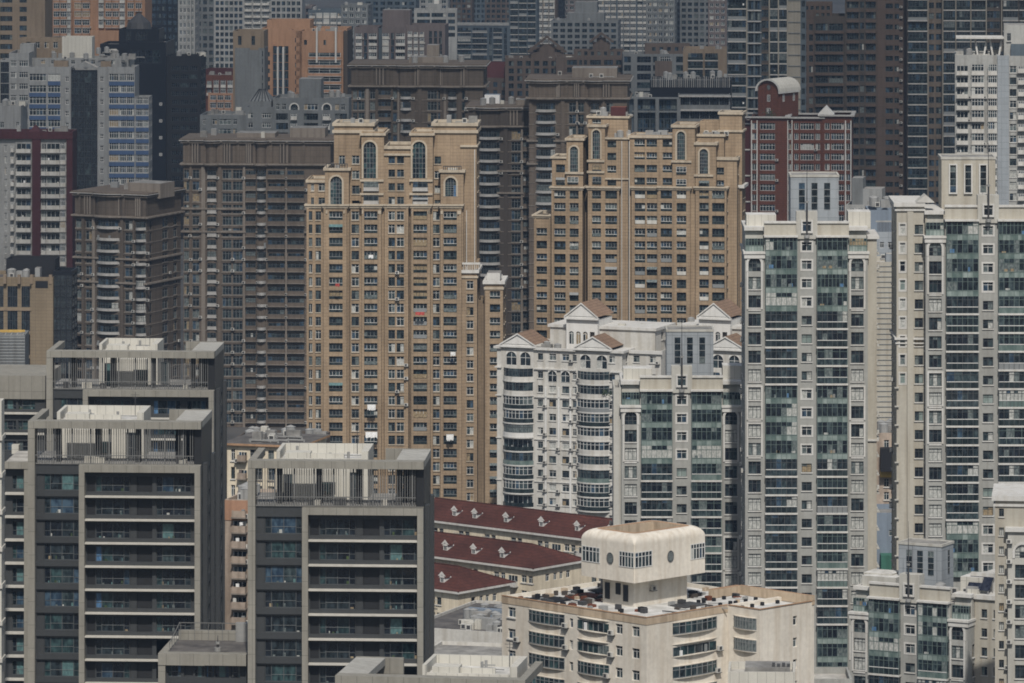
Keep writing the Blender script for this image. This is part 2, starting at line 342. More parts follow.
def t_balc(w, h, r, p=1.0, arc=0, par='slab_white', parh=.95, slab='slab_white', slabh=.2, glaz=True, pal='std', fm='frame_white', n=6, over=.1, bars=True, top=None):
    """balcony: slab, parapet and, where it has been closed in, glazing above it"""
    if fm == 'mix': fm = wpick(r, [('frame_white', 5), ('frame_grey', 3), ('frame_dark', 2)])
    if par == 'rail_black' and r.random() < .5: par = r.choice(['sp_green2', 'frame_grey', 'white_wall', 'white_wall', 'white_clean']) if arc else r.choice(['rail_black', 'frame_grey', 'g_mid'])
    if glaz and r.random() < .16: glaz = False
    mb = MB(); pts = outline(w, p, arc); big = [(x * (1 + 2 * over / w), y * (1 + over / p) if y < -.01 else y) for x, y in pts]
    mb.prism(big, 0, slabh, slab)
    z1 = slabh + parh
    if parh > 0:
        for k in range(len(pts) - 1):
            (xa, ya), (xb, yb) = pts[k], pts[k + 1]
            mb.poly([(xa, ya, slabh), (xb, yb, slabh), (xb, yb, z1), (xa, ya, z1)], par)
            mb.poly([(xa * .97, ya * .93, z1), (xb * .97, yb * .93, z1), (xb, yb, z1 - .002), (xa, ya, z1 - .002)], par)
            mb.poly([(xa * .97, ya * .93, slabh), (xb * .97, yb * .93, slabh), (xb * .97, yb * .93, z1), (xa * .97, ya * .93, z1)], par)
    q = .95
    if glaz:
        if arc:
            segs = [(pts[k], pts[k + 1]) for k in range(len(pts) - 1)]
        else:
            segs = [((-w / 2, 0), (-w / 2, -p))] + [((-w / 2 + w * k / n, -p), (-w / 2 + w * (k + 1) / n, -p)) for k in range(n)] + [((w / 2, -p), (w / 2, 0))]
        ps = pane_list(r, len(segs), pal); hz = h - .08
        for (a, b), m in zip(segs, ps):
            a = (a[0] * q, a[1] * q); b = (b[0] * q, b[1] * q)
            zm = z1 + (hz - z1) * .7
            mb.poly([(*a, z1 - .05), (*b, z1 - .05), (*b, hz), (*a, hz)], m)
            if bars:
                mb.box(b[0] - .045, b[0] + .045, b[1] - .07, b[1] + .02, z1, hz, fm)
                mb.bar((a[0], a[1] - .03, zm), (b[0], b[1] - .03, zm), .035, fm)
                mb.bar((a[0], a[1] - .03, z1 + .03), (b[0], b[1] - .03, z1 + .03), .045, fm)
    else:
        ps = pane_list(r, n, pal); pw = w * .94 / n
        for k in range(n):
            x0 = -w * .47 + k * pw
            mb.poly([(x0, -.03, slabh), (x0 + pw, -.03, slabh), (x0 + pw, -.03, h - .45), (x0, -.03, h - .45)], ps[k])
            mb.box(x0 - .04, x0 + .04, -.08, -.02, slabh, h - .45, fm)
        for k in range(r.randrange(3)):      # things standing on the balcony
            x = r.uniform(-w * .4, w * .4); mb.box(x - .2, x + .25, -p * .7, -p * .35, slabh, slabh + r.uniform(.7, 1.5), r.choice(['ac_white', 'frame_grey', 'cloth_white', 'roof_pink']))
    if top: mb.prism(big, h - .1, h - .003, top)
    return mb
def t_glz(w, h, r, p=.8, n=6, sp=('sp_green', 'sp_green2'), fm='frame_green', pal='std', spz=.95, slab=None, rail=None):
    """one storey of a glazed bay: spandrel glass below, panes above"""
    if r.random() < .3: n = r.choice((4, 5, 8))
    if rail:
        rail = wpick(r, [('rail_black', 6), ('g_mid', 1), ('sp_green2', 1), ('frame_grey', .6)]); fm = wpick(r, [('frame_dark', 5), ('frame_white', .8), ('frame_green', 3)])
    mb = MB(); ps = pane_list(r, n, pal); pw = w / n; z0 = .0
    if r.random() < .3: ps = [wpick(r, [('g_dark', 3), ('c_pale', 1), ('c_grey', 2), ('g_black', 2)]) for _ in range(n)]
    if slab:
        mb.box(-w / 2 - .12, w / 2 + .12, -p - .16, 0, -.02, .28, slab); z0 = .28
    s = (lambda: rail) if rail else (lambda: sp[0] if r.random() < .7 else sp[1])
    for k in range(n):
        x0 = -w / 2 + k * pw
        mb.poly([(x0, -p, z0), (x0 + pw, -p, z0), (x0 + pw, -p, spz + z0), (x0, -p, spz + z0)], s())
        zq = spz + z0 + (h - spz - z0) * .68
        mb.poly([(x0, -p + .03, spz + z0), (x0 + pw, -p + .03, spz + z0), (x0 + pw, -p + .03, zq), (x0, -p + .03, zq)], ps[k])
        mb.poly([(x0, -p + .03, zq), (x0 + pw, -p + .03, zq), (x0 + pw, -p + .03, h), (x0, -p + .03, h)], ps[k] if r.random() < .75 else wpick(r, PAL[pal]))
        mb.box(x0 - .04, x0 + .04, -p - .05, -p + .03, z0, h, fm)
        mb.box(x0, x0 + pw, -p - .03, -p + .03, zq - .03, zq + .03, fm)
    for sx in (-w / 2, w / 2):
        mb.poly([(sx, 0, z0), (sx, -p, z0), (sx, -p, spz + z0), (sx, 0, spz + z0)], s()); mb.poly([(sx, 0, spz + z0), (sx, -p, spz + z0), (sx, -p, h), (sx, 0, h)], ps[0])
    mb.box(-w / 2, w / 2, -p - .06, -p + .03, z0 + spz - .05, z0 + spz + .06, 'frame_white' if rail else fm)
    mb.box(w / 2 - .05, w / 2 + .05, -p - .05, -p + .04, z0, h, fm)
    mb.poly([(-w / 2, 0, h), (-w / 2, -p + .03, h), (w / 2, -p + .03, h), (w / 2, 0, h)], fm)
    if not rail and r.random() < .5:
        for k in range(r.randrange(1, 4)):
            x = r.uniform(-w * .42, w * .4); mb.box(x, x + r.uniform(.3, .8), -p + .02, -p - .02, spz + .03, spz + r.uniform(.3, .8), r.choice(['c_pale', 'c_tan', 'frame_grey', 'c_blue', 'c_grey', 'g_dark']))
    return mb
def t_ac(w, h, r):
    mb = MB(); mb.box(-.42, .42, -.55, -.2, 0, .62, 'ac_white'); mb.box(-.5, .5, -.6, -.02, -.08, -.005, 'metal_dark')
    mb.prism([(.08 + .24 * math.cos(k * .785), -.562) for k in range(0)] or [(-.3, -.555), (.18, -.555), (.18, -.55), (-.3, -.55)], .08, .54, 'metal_dark')
    return mb
def t_slot(w, h, r, pal='dark', fm='frame_grey', sur=None):
    mb = MB(); k = 4
    for i in range(k): mb.poly([(-w / 2, 0, h * i / k), (w / 2, 0, h * i / k), (w / 2, 0, h * (i + 1) / k), (-w / 2, 0, h * (i + 1) / k)], wpick(r, PAL[pal] + [('c_grey', 1)]))
    for i in range(k + 1): mb.box(-w / 2, w / 2, -.05, 0, max(0, h * i / k - .05), min(h, h * i / k + .05), fm)
    if sur:
        for a, b in ((-w / 2 - .22, -w / 2), (w / 2, w / 2 + .22)): mb.box(a, b, -.32, -.01, -.2, h + .2, sur)
        mb.box(-w / 2, w / 2, -.32, -.01, h, h + .2, sur); mb.box(-w / 2, w / 2, -.32, -.01, -.2, 0, sur)
    return mb
def t_round(w, h, r):
    mb = MB(); K = 16; R = w / 2
    ring = [(math.cos(2 * math.pi * k / K), math.sin(2 * math.pi * k / K)) for k in range(K)]
    mb.poly([(R * a, -.03, R + R * 1.25 * b) for a, b in ring], 'c_grey')
    for k in range(K):
        (a, b), (c, d) = ring[k], ring[(k + 1) % K]
        mb.poly([(R * a, -.07, R + R * 1.25 * b), (R * c, -.07, R + R * 1.25 * d), (R * 1.18 * c, -.07, R + R * 1.45 * d), (R * 1.18 * a, -.07, R + R * 1.45 * b)], 'frame_dark')
    for k in range(-2, 3): mb.box(-R * .9, R * .9, -.06, -.03, R + k * R * .4 - .03, R + k * R * .4 + .03, 'frame_grey')
    return mb
def t_panel(w, h, r, mat='grey_panel'):
    mb = MB(); mb.box(-w / 2, w / 2, -.06, 0, 0, h, mat); return mb

def t_gw(w, h, r, fm='frame_dark', rev=.3):
    """wide window: casements with a transom at both ends, fixed panes between, a room or a drawn blind behind"""
    mb = MB(); n = 4 if w > 3.4 else 3; e = w * (.17 if n == 4 else .26); xs = [-w / 2, -w / 2 + e] + ([0] if n == 4 else []) + [w / 2 - e, w / 2]
    dk = lambda: wpick(r, [('g_black', 3), ('g_dark', 3.5), ('g_teal', 1.8), ('g_blue', 2)]); m = [dk() for _ in range(n)]; t = r.random(); k0 = r.choice((1, min(2, n - 2)))
    if t < .22: m[k0] = 'c_teal'
    elif t < .34: m[k0] = 'g_mid'
    elif t < .38: m = ['c_teal' if 0 < i < n - 1 else m[i] for i in range(n)]
    elif t < .44: m[r.choice((0, n - 1))] = 'c_blue'
    elif t < .54: m[r.choice((0, n - 1))] = 'c_grey'
    for i in range(n):
        mb.poly([(xs[i], 0, 0), (xs[i + 1], 0, 0), (xs[i + 1], 0, h), (xs[i], 0, h)], m[i])
    for i, x in enumerate(xs): mb.box(max(-w / 2, x - .05), min(w / 2, x + .05), -.06, 0, 0, h, fm)
    for z in (.03, h - .04): mb.box(-w / 2, w / 2, -.064, 0, z - .04, z + .04, fm)
    for (xa, xb) in ((xs[0], xs[1]), (xs[-2], xs[-1])): mb.box(xa, xb, -.055, 0, h * .36 - .035, h * .36 + .035, fm)
    mb.box(xs[1], xs[-2], -.1, -.07, h * .40, h * .40 + .035, 'frame_grey')
    for k in range(r.choice((0, 0, 1, 2, 3, 4))):
        x = r.uniform(-w * .44, w * .38); s = r.uniform(.12, .4); mb.box(x, x + s, -.03, -.006, .05, .05 + r.uniform(.12, .5), r.choice(['c_grey', 'c_grey', 'c_pale', 'c_teal', 'leaf', 'c_tan']))
    return mb
# style key -> (part name, template function, recess depth or None for a thing set onto the wall, chance of an air conditioner, settings)
ST = {}
def S(key, part, fn, rev=.25, ac=0, **kw): ST[key] = (part, fn, rev, ac, kw)
S('cas1', 'window', t_win, n=1, tr=.3); S('cas2', 'window', t_win, n=2, tr=.3); S('cas3', 'window', t_win, n=3, tr=.3); S('cas4', 'window', t_win, n=4, tr=.3)
S('be1', 'window', t_win, n=2, tr=0, fm='mix', pal='std', fw=.07, sill='beige_trim'); S('be2', 'window', t_win, n=2, tr=.3, fm='mix', fw=.07, sill='beige_trim', ac=.12)
S('be3', 'window', t_win, n=3, tr=.25, fm='mix', fw=.065, rail='rail_black', pal='std', rev=.5); S('be4', 'window', t_win, n=4, tr=.25, fm='mix', fw=.065, rail='rail_black', pal='std', rev=.5)
S('bearch', 'arched_window', t_arch, n=4, pal='teal', rev=.3, bars=6, fw=.07, fm='frame_grey')
S('fr2', 'window', t_win, n=2, tr=.3, fm='frame_white', sur='trim_white'); S('fr1', 'window', t_win, n=1, tr=.35, fm='frame_white', sur='trim_white', pal='pale')
S('pl2', 'window', t_win, n=2, tr=.3, fm='mix', sill='trim_white', ac=.12); S('pl3', 'window', t_win, n=3, tr=.3, fm='frame_white', sill='trim_white', ac=.15)
S('gt3', 'window', t_win, n=3, tr=.3, fm='frame_dark', sill='trim_white', pal='pale', ac=.1); S('gt2', 'window', t_win, n=2, tr=.3, fm='frame_dark', sill='trim_white', pal='pale', ac=.15)
S('gtarch', 'arched_window', t_arch, n=3, pal='pale', fm='frame_dark', sur='trim_white', wall='gtow', bars=2, rev=.25)
S('glz', 'glazed_bay', t_glz, rev=None, n=6, pal='pale'); S('glb', 'balcony', t_glz, rev=None, n=6, pal='std', slab='trim_white', rail='rail_black', spz=1.05)
S('slot', 'window', t_slot); S('slotw', 'window', t_slot, sur='trim_white')
S('tk1', 'window', t_win, n=1, tr=0, fm='frame_dark', pal='dark'); S('tk2', 'window', t_win, n=2, tr=.3, fm='frame_grey', pal='std', sill='taupe_trim', ac=.1); S('tk3', 'window', t_win, n=3, tr=.3, fm='frame_grey', pal='std', sill='taupe_trim')
S('tkb', 'balcony', t_balc, rev=None, arc=1, p=1.3, parh=.5, pal='dark', fm='frame_dark'); S('tks', 'balcony', t_balc, rev=None, arc=0, p=.8, par='taupe', slab='taupe_trim', pal='dark', fm='frame_dark', n=4)
S('tkw', 'balcony', t_balc, rev=None, arc=0, p=.6, par='slab_white', slab='slab_white', parh=.7, pal='dark', fm='frame_dark', n=3)
S('wb', 'balcony', t_balc, rev=None, arc=1, p=1.7, par='rail_black', parh=.9, slab='trim_white', slabh=.3, pal='std', fm='mix', ac=.2)
S('wbw', 'balcony', t_balc, rev=None, arc=1, p=1.7, par='white_wall', parh=.9, slab='trim_white', slabh=.25, pal='std', fm='mix', ac=.2)
S('wwin', 'window', t_win, n=2, tr=.3, fm='mix', sill='trim_white', ac=.45); S('warch', 'arched_window', t_arch, n=2, sur=None, wall='white_clean', bars=1, fm='frame_white', pal='std')
S('grid', 'window', t_win, n=2, tr=0, fm='frame_dark', pal='dark', fw=.09); S('gridw', 'window', t_win, n=2, tr=0, fm='frame_white', pal='std', fw=.12)
S('strip', 'window', t_win, n=5, tr=.3, fm='frame_dark', pal='dark', fw=.07); S('stripw', 'window', t_win, n=5, tr=.3, fm='frame_white', pal='std', fw=.1, ac=.08)
S('led', 'balcony', t_balc, rev=None, arc=0, p=.9, par='rail_black', parh=.9, slab='slab_white', slabh=.38, pal='dark', fm='frame_dark', n=5)
S('ledb', 'balcony', t_balc, rev=None, arc=0, p=.5, par='taupe_deep', parh=.8, slab='taupe', slabh=.25, pal='dark', fm='frame_dark', n=4)
S('obal', 'balcony', t_balc, rev=None, arc=0, p=1.0, par='white_wall', parh=.9, slab='slab_white', glaz=False, n=3, pal='dark', ac=.35)
S('ebal', 'balcony', t_balc, rev=None, arc=0, p=.9, par='white_wall', parh=.9, slab='slab_white', n=4, pal='std', ac=.3)
S('rbal', 'balcony', t_balc, rev=None, arc=0, p=.7, par='trim_white', parh=.75, slab='trim_white', n=4, pal='pale', ac=.1)
S('oral', 'balcony', t_balc, rev=None, arc=0, p=1.0, par='orange_wall', parh=.9, slab='slab_white', n=3, pal='std', ac=.3)
S('obalo', 'balcony', t_balc, rev=None, arc=0, p=1.0, par='old_wall', parh=.9, slab='taupe_trim', glaz=False, n=3, pal='dark', ac=.5)
S('bow', 'bay_window', t_balc, rev=None, arc=1, p=.42, par='cream_wall', parh=.02, slab='cream_wall', slabh=.1, pal='bowp', fm='frame_grey', over=.04, top='cream_wall', ac=.6)
S('ac', 'air_conditioner', t_ac, rev=None); S('round', 'porthole', t_round, rev=None)
S('gwin', 'window', t_gw, rev=.3); S('gwin4', 'window', t_gw, rev=.3)
S('lou', 'louvre_panel', t_panel, mat='dark_panel', rev=.35); S('pan', 'wall_panel', t_panel, mat='grey_panel', rev=.3); S('pand', 'wall_panel', t_panel, mat='dark_panel', rev=.3)
S('curt', 'window', t_win, n=4, tr=.5, fm='frame_dark', pal='black', fw=.06, rev=.12); S('curb', 'window', t_win, n=3, tr=.5, fm='frame_dark', pal='blue', fw=.06, rev=.15)
S('offw', 'window', t_win, n=4, tr=.3, fm='frame_white', pal='std', fw=.1); S('offsq', 'window', t_win, n=2, tr=.5, fm='frame_white', pal='black', fw=.12)

# ---------------------------------------------------------------- buildings
RX = re.compile(r'(-?[\d.]+)-(-?[\d.]+)$')
BLD = []
RNG = random.Random(11)
TM = {}
def template(key, w, h, var):
    w = max(.1, round(w / .05) * .05); h = max(.1, round(h / .05) * .05)
    k = (key, round(w, 2), round(h, 2), var)
    if k not in TM:
        part, fn, rev, ac, kw = ST[key]
        r = random.Random(hash((round(w * 100), round(h * 100), var, sum(map(ord, key)))))
        kw2 = dict(kw)
        if fn is t_win or fn is t_arch: kw2['rev'] = rev
        TM[k] = [fn(w, h, r, **kw2), None, part]
    return k
SPLIT = {'cornice', 'parapet', 'pilaster', 'capital', 'pier', 'pier_cap', 'slab_edge', 'belt_course', 'column', 'beam', 'white_strip', 'white_fin', 'spandrel', 'bay_band', 'drain_pipe',
         'terrace_column', 'window_surround', 'roof_sheet', 'frieze_pier', 'cladding_rib', 'upper_wall', 'annex', 'roof_wall', 'parapet_band', 'floor_line', 'stone_frame', 'drying_rack', 'terrace_unit', 'wall_band', 'balustrade', 'roof_peak_'}
class Pieces:
    """every piece added becomes a part of its own"""
    def __init__(s, b, name): s.b, s.n = b, name
    def box(s, *a, **k): s.b.new(s.n).box(*a, **k)
    def prism(s, *a, **k): s.b.new(s.n).prism(*a, **k)
    def bar(s, *a, **k): s.b.new(s.n).bar(*a, **k)
class B:
    def __init__(s, name, label, x0, d, rz=0, group=None, cat='building'):
        s.name, s.label, s.group, s.cat, s.rz, s.d = name, label, group, cat, math.radians(rz), d
        s.X0 = (x0 - 512) * d / F; s.c, s.s = math.cos(s.rz), math.sin(s.rz)
        s.parts, s.extra, s.feats, s.owner = {}, [], [], None
        s.mat, s.roofmat, s.smat = 'far_grey', 'roof_grey', None
        BLD.append(s)
    def u(s, px, w=0): return ((px - 512) * (s.d + s.c * w) - F * (s.X0 - s.s * w)) / (F * s.c - (px - 512) * s.s)
    def uw(s, px, u): # w on the line u=const
        return (F * (s.X0 + s.c * u) - (px - 512) * (s.d + s.s * u)) / ((px - 512) * s.c + F * s.s)
    def z(s, py, u=0, w=0): return H - (py - YH) * (s.d + s.s * u + s.c * w) / F
    def W(s, p): return (s.X0 + s.c * p[0] - s.s * p[1], s.d + s.s * p[0] + s.c * p[1], p[2])
    def part(s, name):
        if name in SPLIT: return Pieces(s, name)
        if name not in s.parts: s.parts[name] = MB()
        return s.parts[name]
    def new(s, name, label=None):
        mb = MB(); s.extra.append((name, mb, label)); return mb
    def feat(s, key, x, y, z, ang, w, h):
        s.feats.append((template(key, w, h, RNG.randrange(10)), x, y, z, ang, w, h, s.owner))
    def face(s, o, ang, L, z0, z1, cols, mat, fz=None):
        """one wall plane with real openings; cols = (u0, u1, style, [(zbottom, ztop)...])"""
        a = math.radians(ang); ax, ay = math.cos(a), math.sin(a); nx, ny = ay, -ax
        mb = s.part('wall')
        P = lambda u, z, n=0: (o[0] + ax * u + nx * n, o[1] + ay * u + ny * n, z)
        cols = sorted(cols, key=lambda c: c[0]); cur = 0.0
        for (u0, u1, st, rows) in cols:
            part, fn, rev, acp, kw = ST[st]
            u0, u1 = max(u0, .02), min(u1, L - .02)
            if u1 - u0 < .15: continue
            good = [(zb, zt) for zb, zt in sorted(rows) if zb > z0 + .05 and zt < z1 - .03]
            uc, ww = (u0 + u1) / 2, u1 - u0
            if rev is not None and u0 >= cur - 1e-6:
                if u0 > cur + 1e-4: mb.poly([P(cur, z0), P(u0, z0), P(u0, z1), P(cur, z1)], mat)
                zc = z0
                for zb, zt in good:
                    if zb < zc: continue
                    mb.poly([P(u0, zc), P(u1, zc), P(u1, zb), P(u0, zb)], mat)
                    mb.poly([P(u0, zb), P(u0, zb, -rev), P(u0, zt, -rev), P(u0, zt)], mat); mb.poly([P(u1, zb, -rev), P(u1, zb), P(u1, zt), P(u1, zt, -rev)], mat)
                    mb.poly([P(u0, zb), P(u1, zb), P(u1, zb, -rev), P(u0, zb, -rev)], mat); mb.poly([P(u0, zt, -rev), P(u1, zt, -rev), P(u1, zt), P(u0, zt)], mat)
                    zc = zt
                mb.poly([P(u0, zc), P(u1, zc), P(u1, z1), P(u0, z1)], mat); cur = u1
            for zb, zt in good:
                p = P(uc, zb, -(rev or 0)); s.feat(st, p[0], p[1], p[2], a, ww, zt - zb)
                if acp and RNG.random() < acp:
                    q = P(u1 + RNG.uniform(-.5, .5) if rev is None else u1 + .5, zb - (0 if rev is None else .2), 0)
                    if u1 + 1 < L: s.feat('ac', q[0], q[1], q[2], a, .84, .62)
        if cur < L - 1e-4: mb.poly([P(cur, z0), P(L, z0), P(L, z1), P(cur, z1)], mat)
    def rows(s, rows, u=0, w=0):
        out = []
        for (y0, pitch, h, n) in rows:
            for k in range(n): out.append((s.z(y0 + k * pitch + h, u, w), s.z(y0 + k * pitch, u, w)))
        return out
    def blockm(s, ua, ub, w, dep, z0, z1, fc=(), rc=(), lc=(), mat=None, roofmat=None, par=.9, bc=()):
        mat = mat or s.mat; roofmat = roofmat or s.roofmat; mb = s.part('wall')
        s.face((ua, w), 0, ub - ua, z0, z1, fc, mat); s.face((ub, w), 90, dep, z0, z1, rc, s.smat or mat)
        s.face((ua, w + dep), -90, dep, z0, z1, lc, mat)
        mb.poly([(ub, w + dep, z0), (ua, w + dep, z0), (ua, w + dep, z1), (ub, w + dep, z1)], mat)
        t = .3; zr = z1 - par
        ro = s.part('roof')
        if par > 0:
            mb.poly([(ua, w, z1), (ub, w, z1), (ub - t, w + t, z1), (ua + t, w + t, z1)], mat); mb.poly([(ub, w, z1), (ub, w + dep, z1), (ub - t, w + dep - t, z1), (ub - t, w + t, z1)], mat)
            mb.poly([(ub, w + dep, z1), (ua, w + dep, z1), (ua + t, w + dep - t, z1), (ub - t, w + dep - t, z1)], mat); mb.poly([(ua, w + dep, z1), (ua, w, z1), (ua + t, w + t, z1), (ua + t, w + dep - t, z1)], mat)
            i = [(ua + t, w + t), (ub - t, w + t), (ub - t, w + dep - t), (ua + t, w + dep - t)]
            for k in range(4):
                a, b = i[k], i[(k + 1) % 4]; mb.poly([(*a, zr), (*a, z1), (*b, z1), (*b, zr)], mat)
            ro.poly([(*p, zr) for p in i], roofmat)
        else: ro.poly([(ua, w, z1), (ub, w, z1), (ub, w + dep, z1), (ua, w + dep, z1)], roofmat)
    def block(s, xa, xb, ytop, w=0, dep=15, cols='', rows=None, mat=None, rc='', lc='', rrows=None, ybase=None, roofmat=None, par=.9, z0=0.0):
        ua, ub = s.u(xa, w), s.u(xb, w); um = (ua + ub) / 2
        z1 = s.z(ytop, um, w)
        if ybase is not None: z0 = s.z(ybase, um, w)
        R = s.rows(rows, um, w) if rows else []
        fc = []
        for c in cols.split():
            q, st = c.split(':')[:2]; xs = RX.match(q).groups()
            fc.append((s.u(float(xs[0]), w) - ua, s.u(float(xs[1]), w) - ua, st, R))
        side = lambda t: [(float(c.split(':')[0].split('-')[0]), float(c.split(':')[0].split('-')[1]), c.split(':')[1], rrows or R) for c in t.split()]
        s.blockm(ua, ub, w, dep, z0, z1, fc, side(rc), side(lc), mat, roofmat, par)
        return ua, ub, z1
    def band(s, xa, xb, y0, y1, w=0, dep=15, p=.35, mat='trim_white', part='cornice'):
        ua, ub = s.u(xa, w), s.u(xb, w); um = (ua + ub) / 2
        za, zb, t = s.z(y1, um, w), s.z(y0, um, w), .45
        if dep < 1.5: s.part(part).box(ua - p, ub + p, w - p, w + dep + p, za, zb, mat); return
        r = MB()
        for (x0, x1, y0_, y1_) in ((ua - p, ub + p, w - p, w + t), (ua - p, ua + t, w + t, w + dep + p), (ub - t, ub + p, w + t, w + dep + p), (ua + t, ub - t, w + dep - t, w + dep + p)): r.box(x0, x1, y0_, y1_, za, zb, mat)
        s.extra.append((part, r, None))
    def pent(s, xa, xb, y0, y1, w, dep, mat=None, name='penthouse', roof=None, cols='', rows=None):
        """a smaller house standing on the roof, its foot hidden behind the parapet"""
        ua, ub = s.u(xa, w), s.u(xb, w); um = (ua + ub) / 2
        mb = s.new(name); mb.box(ua, ub, w, w + dep, s.z(y1, um, w), s.z(y0, um, w), mat or s.mat, top=roof or s.roofmat)
        s.owner = mb
        for c in cols.split():
            q, st = c.split(':'); xs = [float(k) for k in RX.match(q).groups()]
            for zb, zt in s.rows(rows, um, w):
                s.feat(st, s.u((xs[0] + xs[1]) / 2, w), w - .02, zb, 0, s.u(xs[1], w) - s.u(xs[0], w), zt - zb)
        s.owner = None
        return mb
    def clutter(s, ua, ub, wa, wb, z, n=6, seed=1, kinds=('vent_box', 'pipe', 'water_tank', 'ac')):
        r = random.Random(seed)
        for k in range(n):
            x, y = r.uniform(ua, ub), r.uniform(wa, wb); kd = r.choice(kinds)
            if kd == 'vent_box': s.new('roof_vent').box(x, x + r.uniform(.8, 2.4), y, y + r.uniform(.8, 2), z - .05, z + r.uniform(.7, 1.8), r.choice(['metal', 'cream_roof', 'office_white', 'roof_grey']))
            elif kd == 'pipe':
                mb = s.new('roof_pipe'); l = r.uniform(2, 6)
                mb.bar((x, y, z + .35), (x + l, y, z + .35), .1, 'metal'); mb.bar((x, y, z), (x, y, z + .4), .1, 'metal'); mb.bar((x + l, y, z), (x + l, y, z + .4), .1, 'metal')
            elif kd == 'water_tank':
                mb = s.new('water_tank'); mb.cyl(x, y, .8, z - .05, z + 1.7, 'metal', n=12); mb.cyl(x, y, .85, z + 1.7, z + 2.0, 'metal', n=12, r1=.15)
            else:
                mb = s.new('condenser'); mb.box(x, x + 1, y, y + .6, z + .1, z + 1.1, 'ac_white'); mb.box(x + .15, x + .85, y - .02, y, z + .25, z + .95, 'metal_dark')
                mb.box(x, x + 1, y + .1, y + .5, z - .02, z + .1, 'metal_dark')
    def mast(s, x, y, z0, z1, name='lightning_mast'):
        mb = s.new(name); mb.cyl(x, y, .16, z0, z0 + (z1 - z0) * .45, 'metal_dark', n=8); mb.cyl(x, y, .09, z0 + (z1 - z0) * .45, z1, 'metal_dark', n=8, r1=.03)
        mb.cyl(x, y, .45, z0, z0 + .5, 'metal', n=10); mb.cyl(x, y, .3, z0 + (z1 - z0) * .45, z0 + (z1 - z0) * .45 + .3, 'metal', n=8)

# ================================================================ ground
g = MB(); g.poly([(-5000, -300, 0), (5000, -300, 0), (5000, 9000, 0), (-5000, 9000, 0)], 'ground')
go = bpy.data.objects.new('ground', g.mesh('ground')); COL.objects.link(go); tag(go, kind='structure')

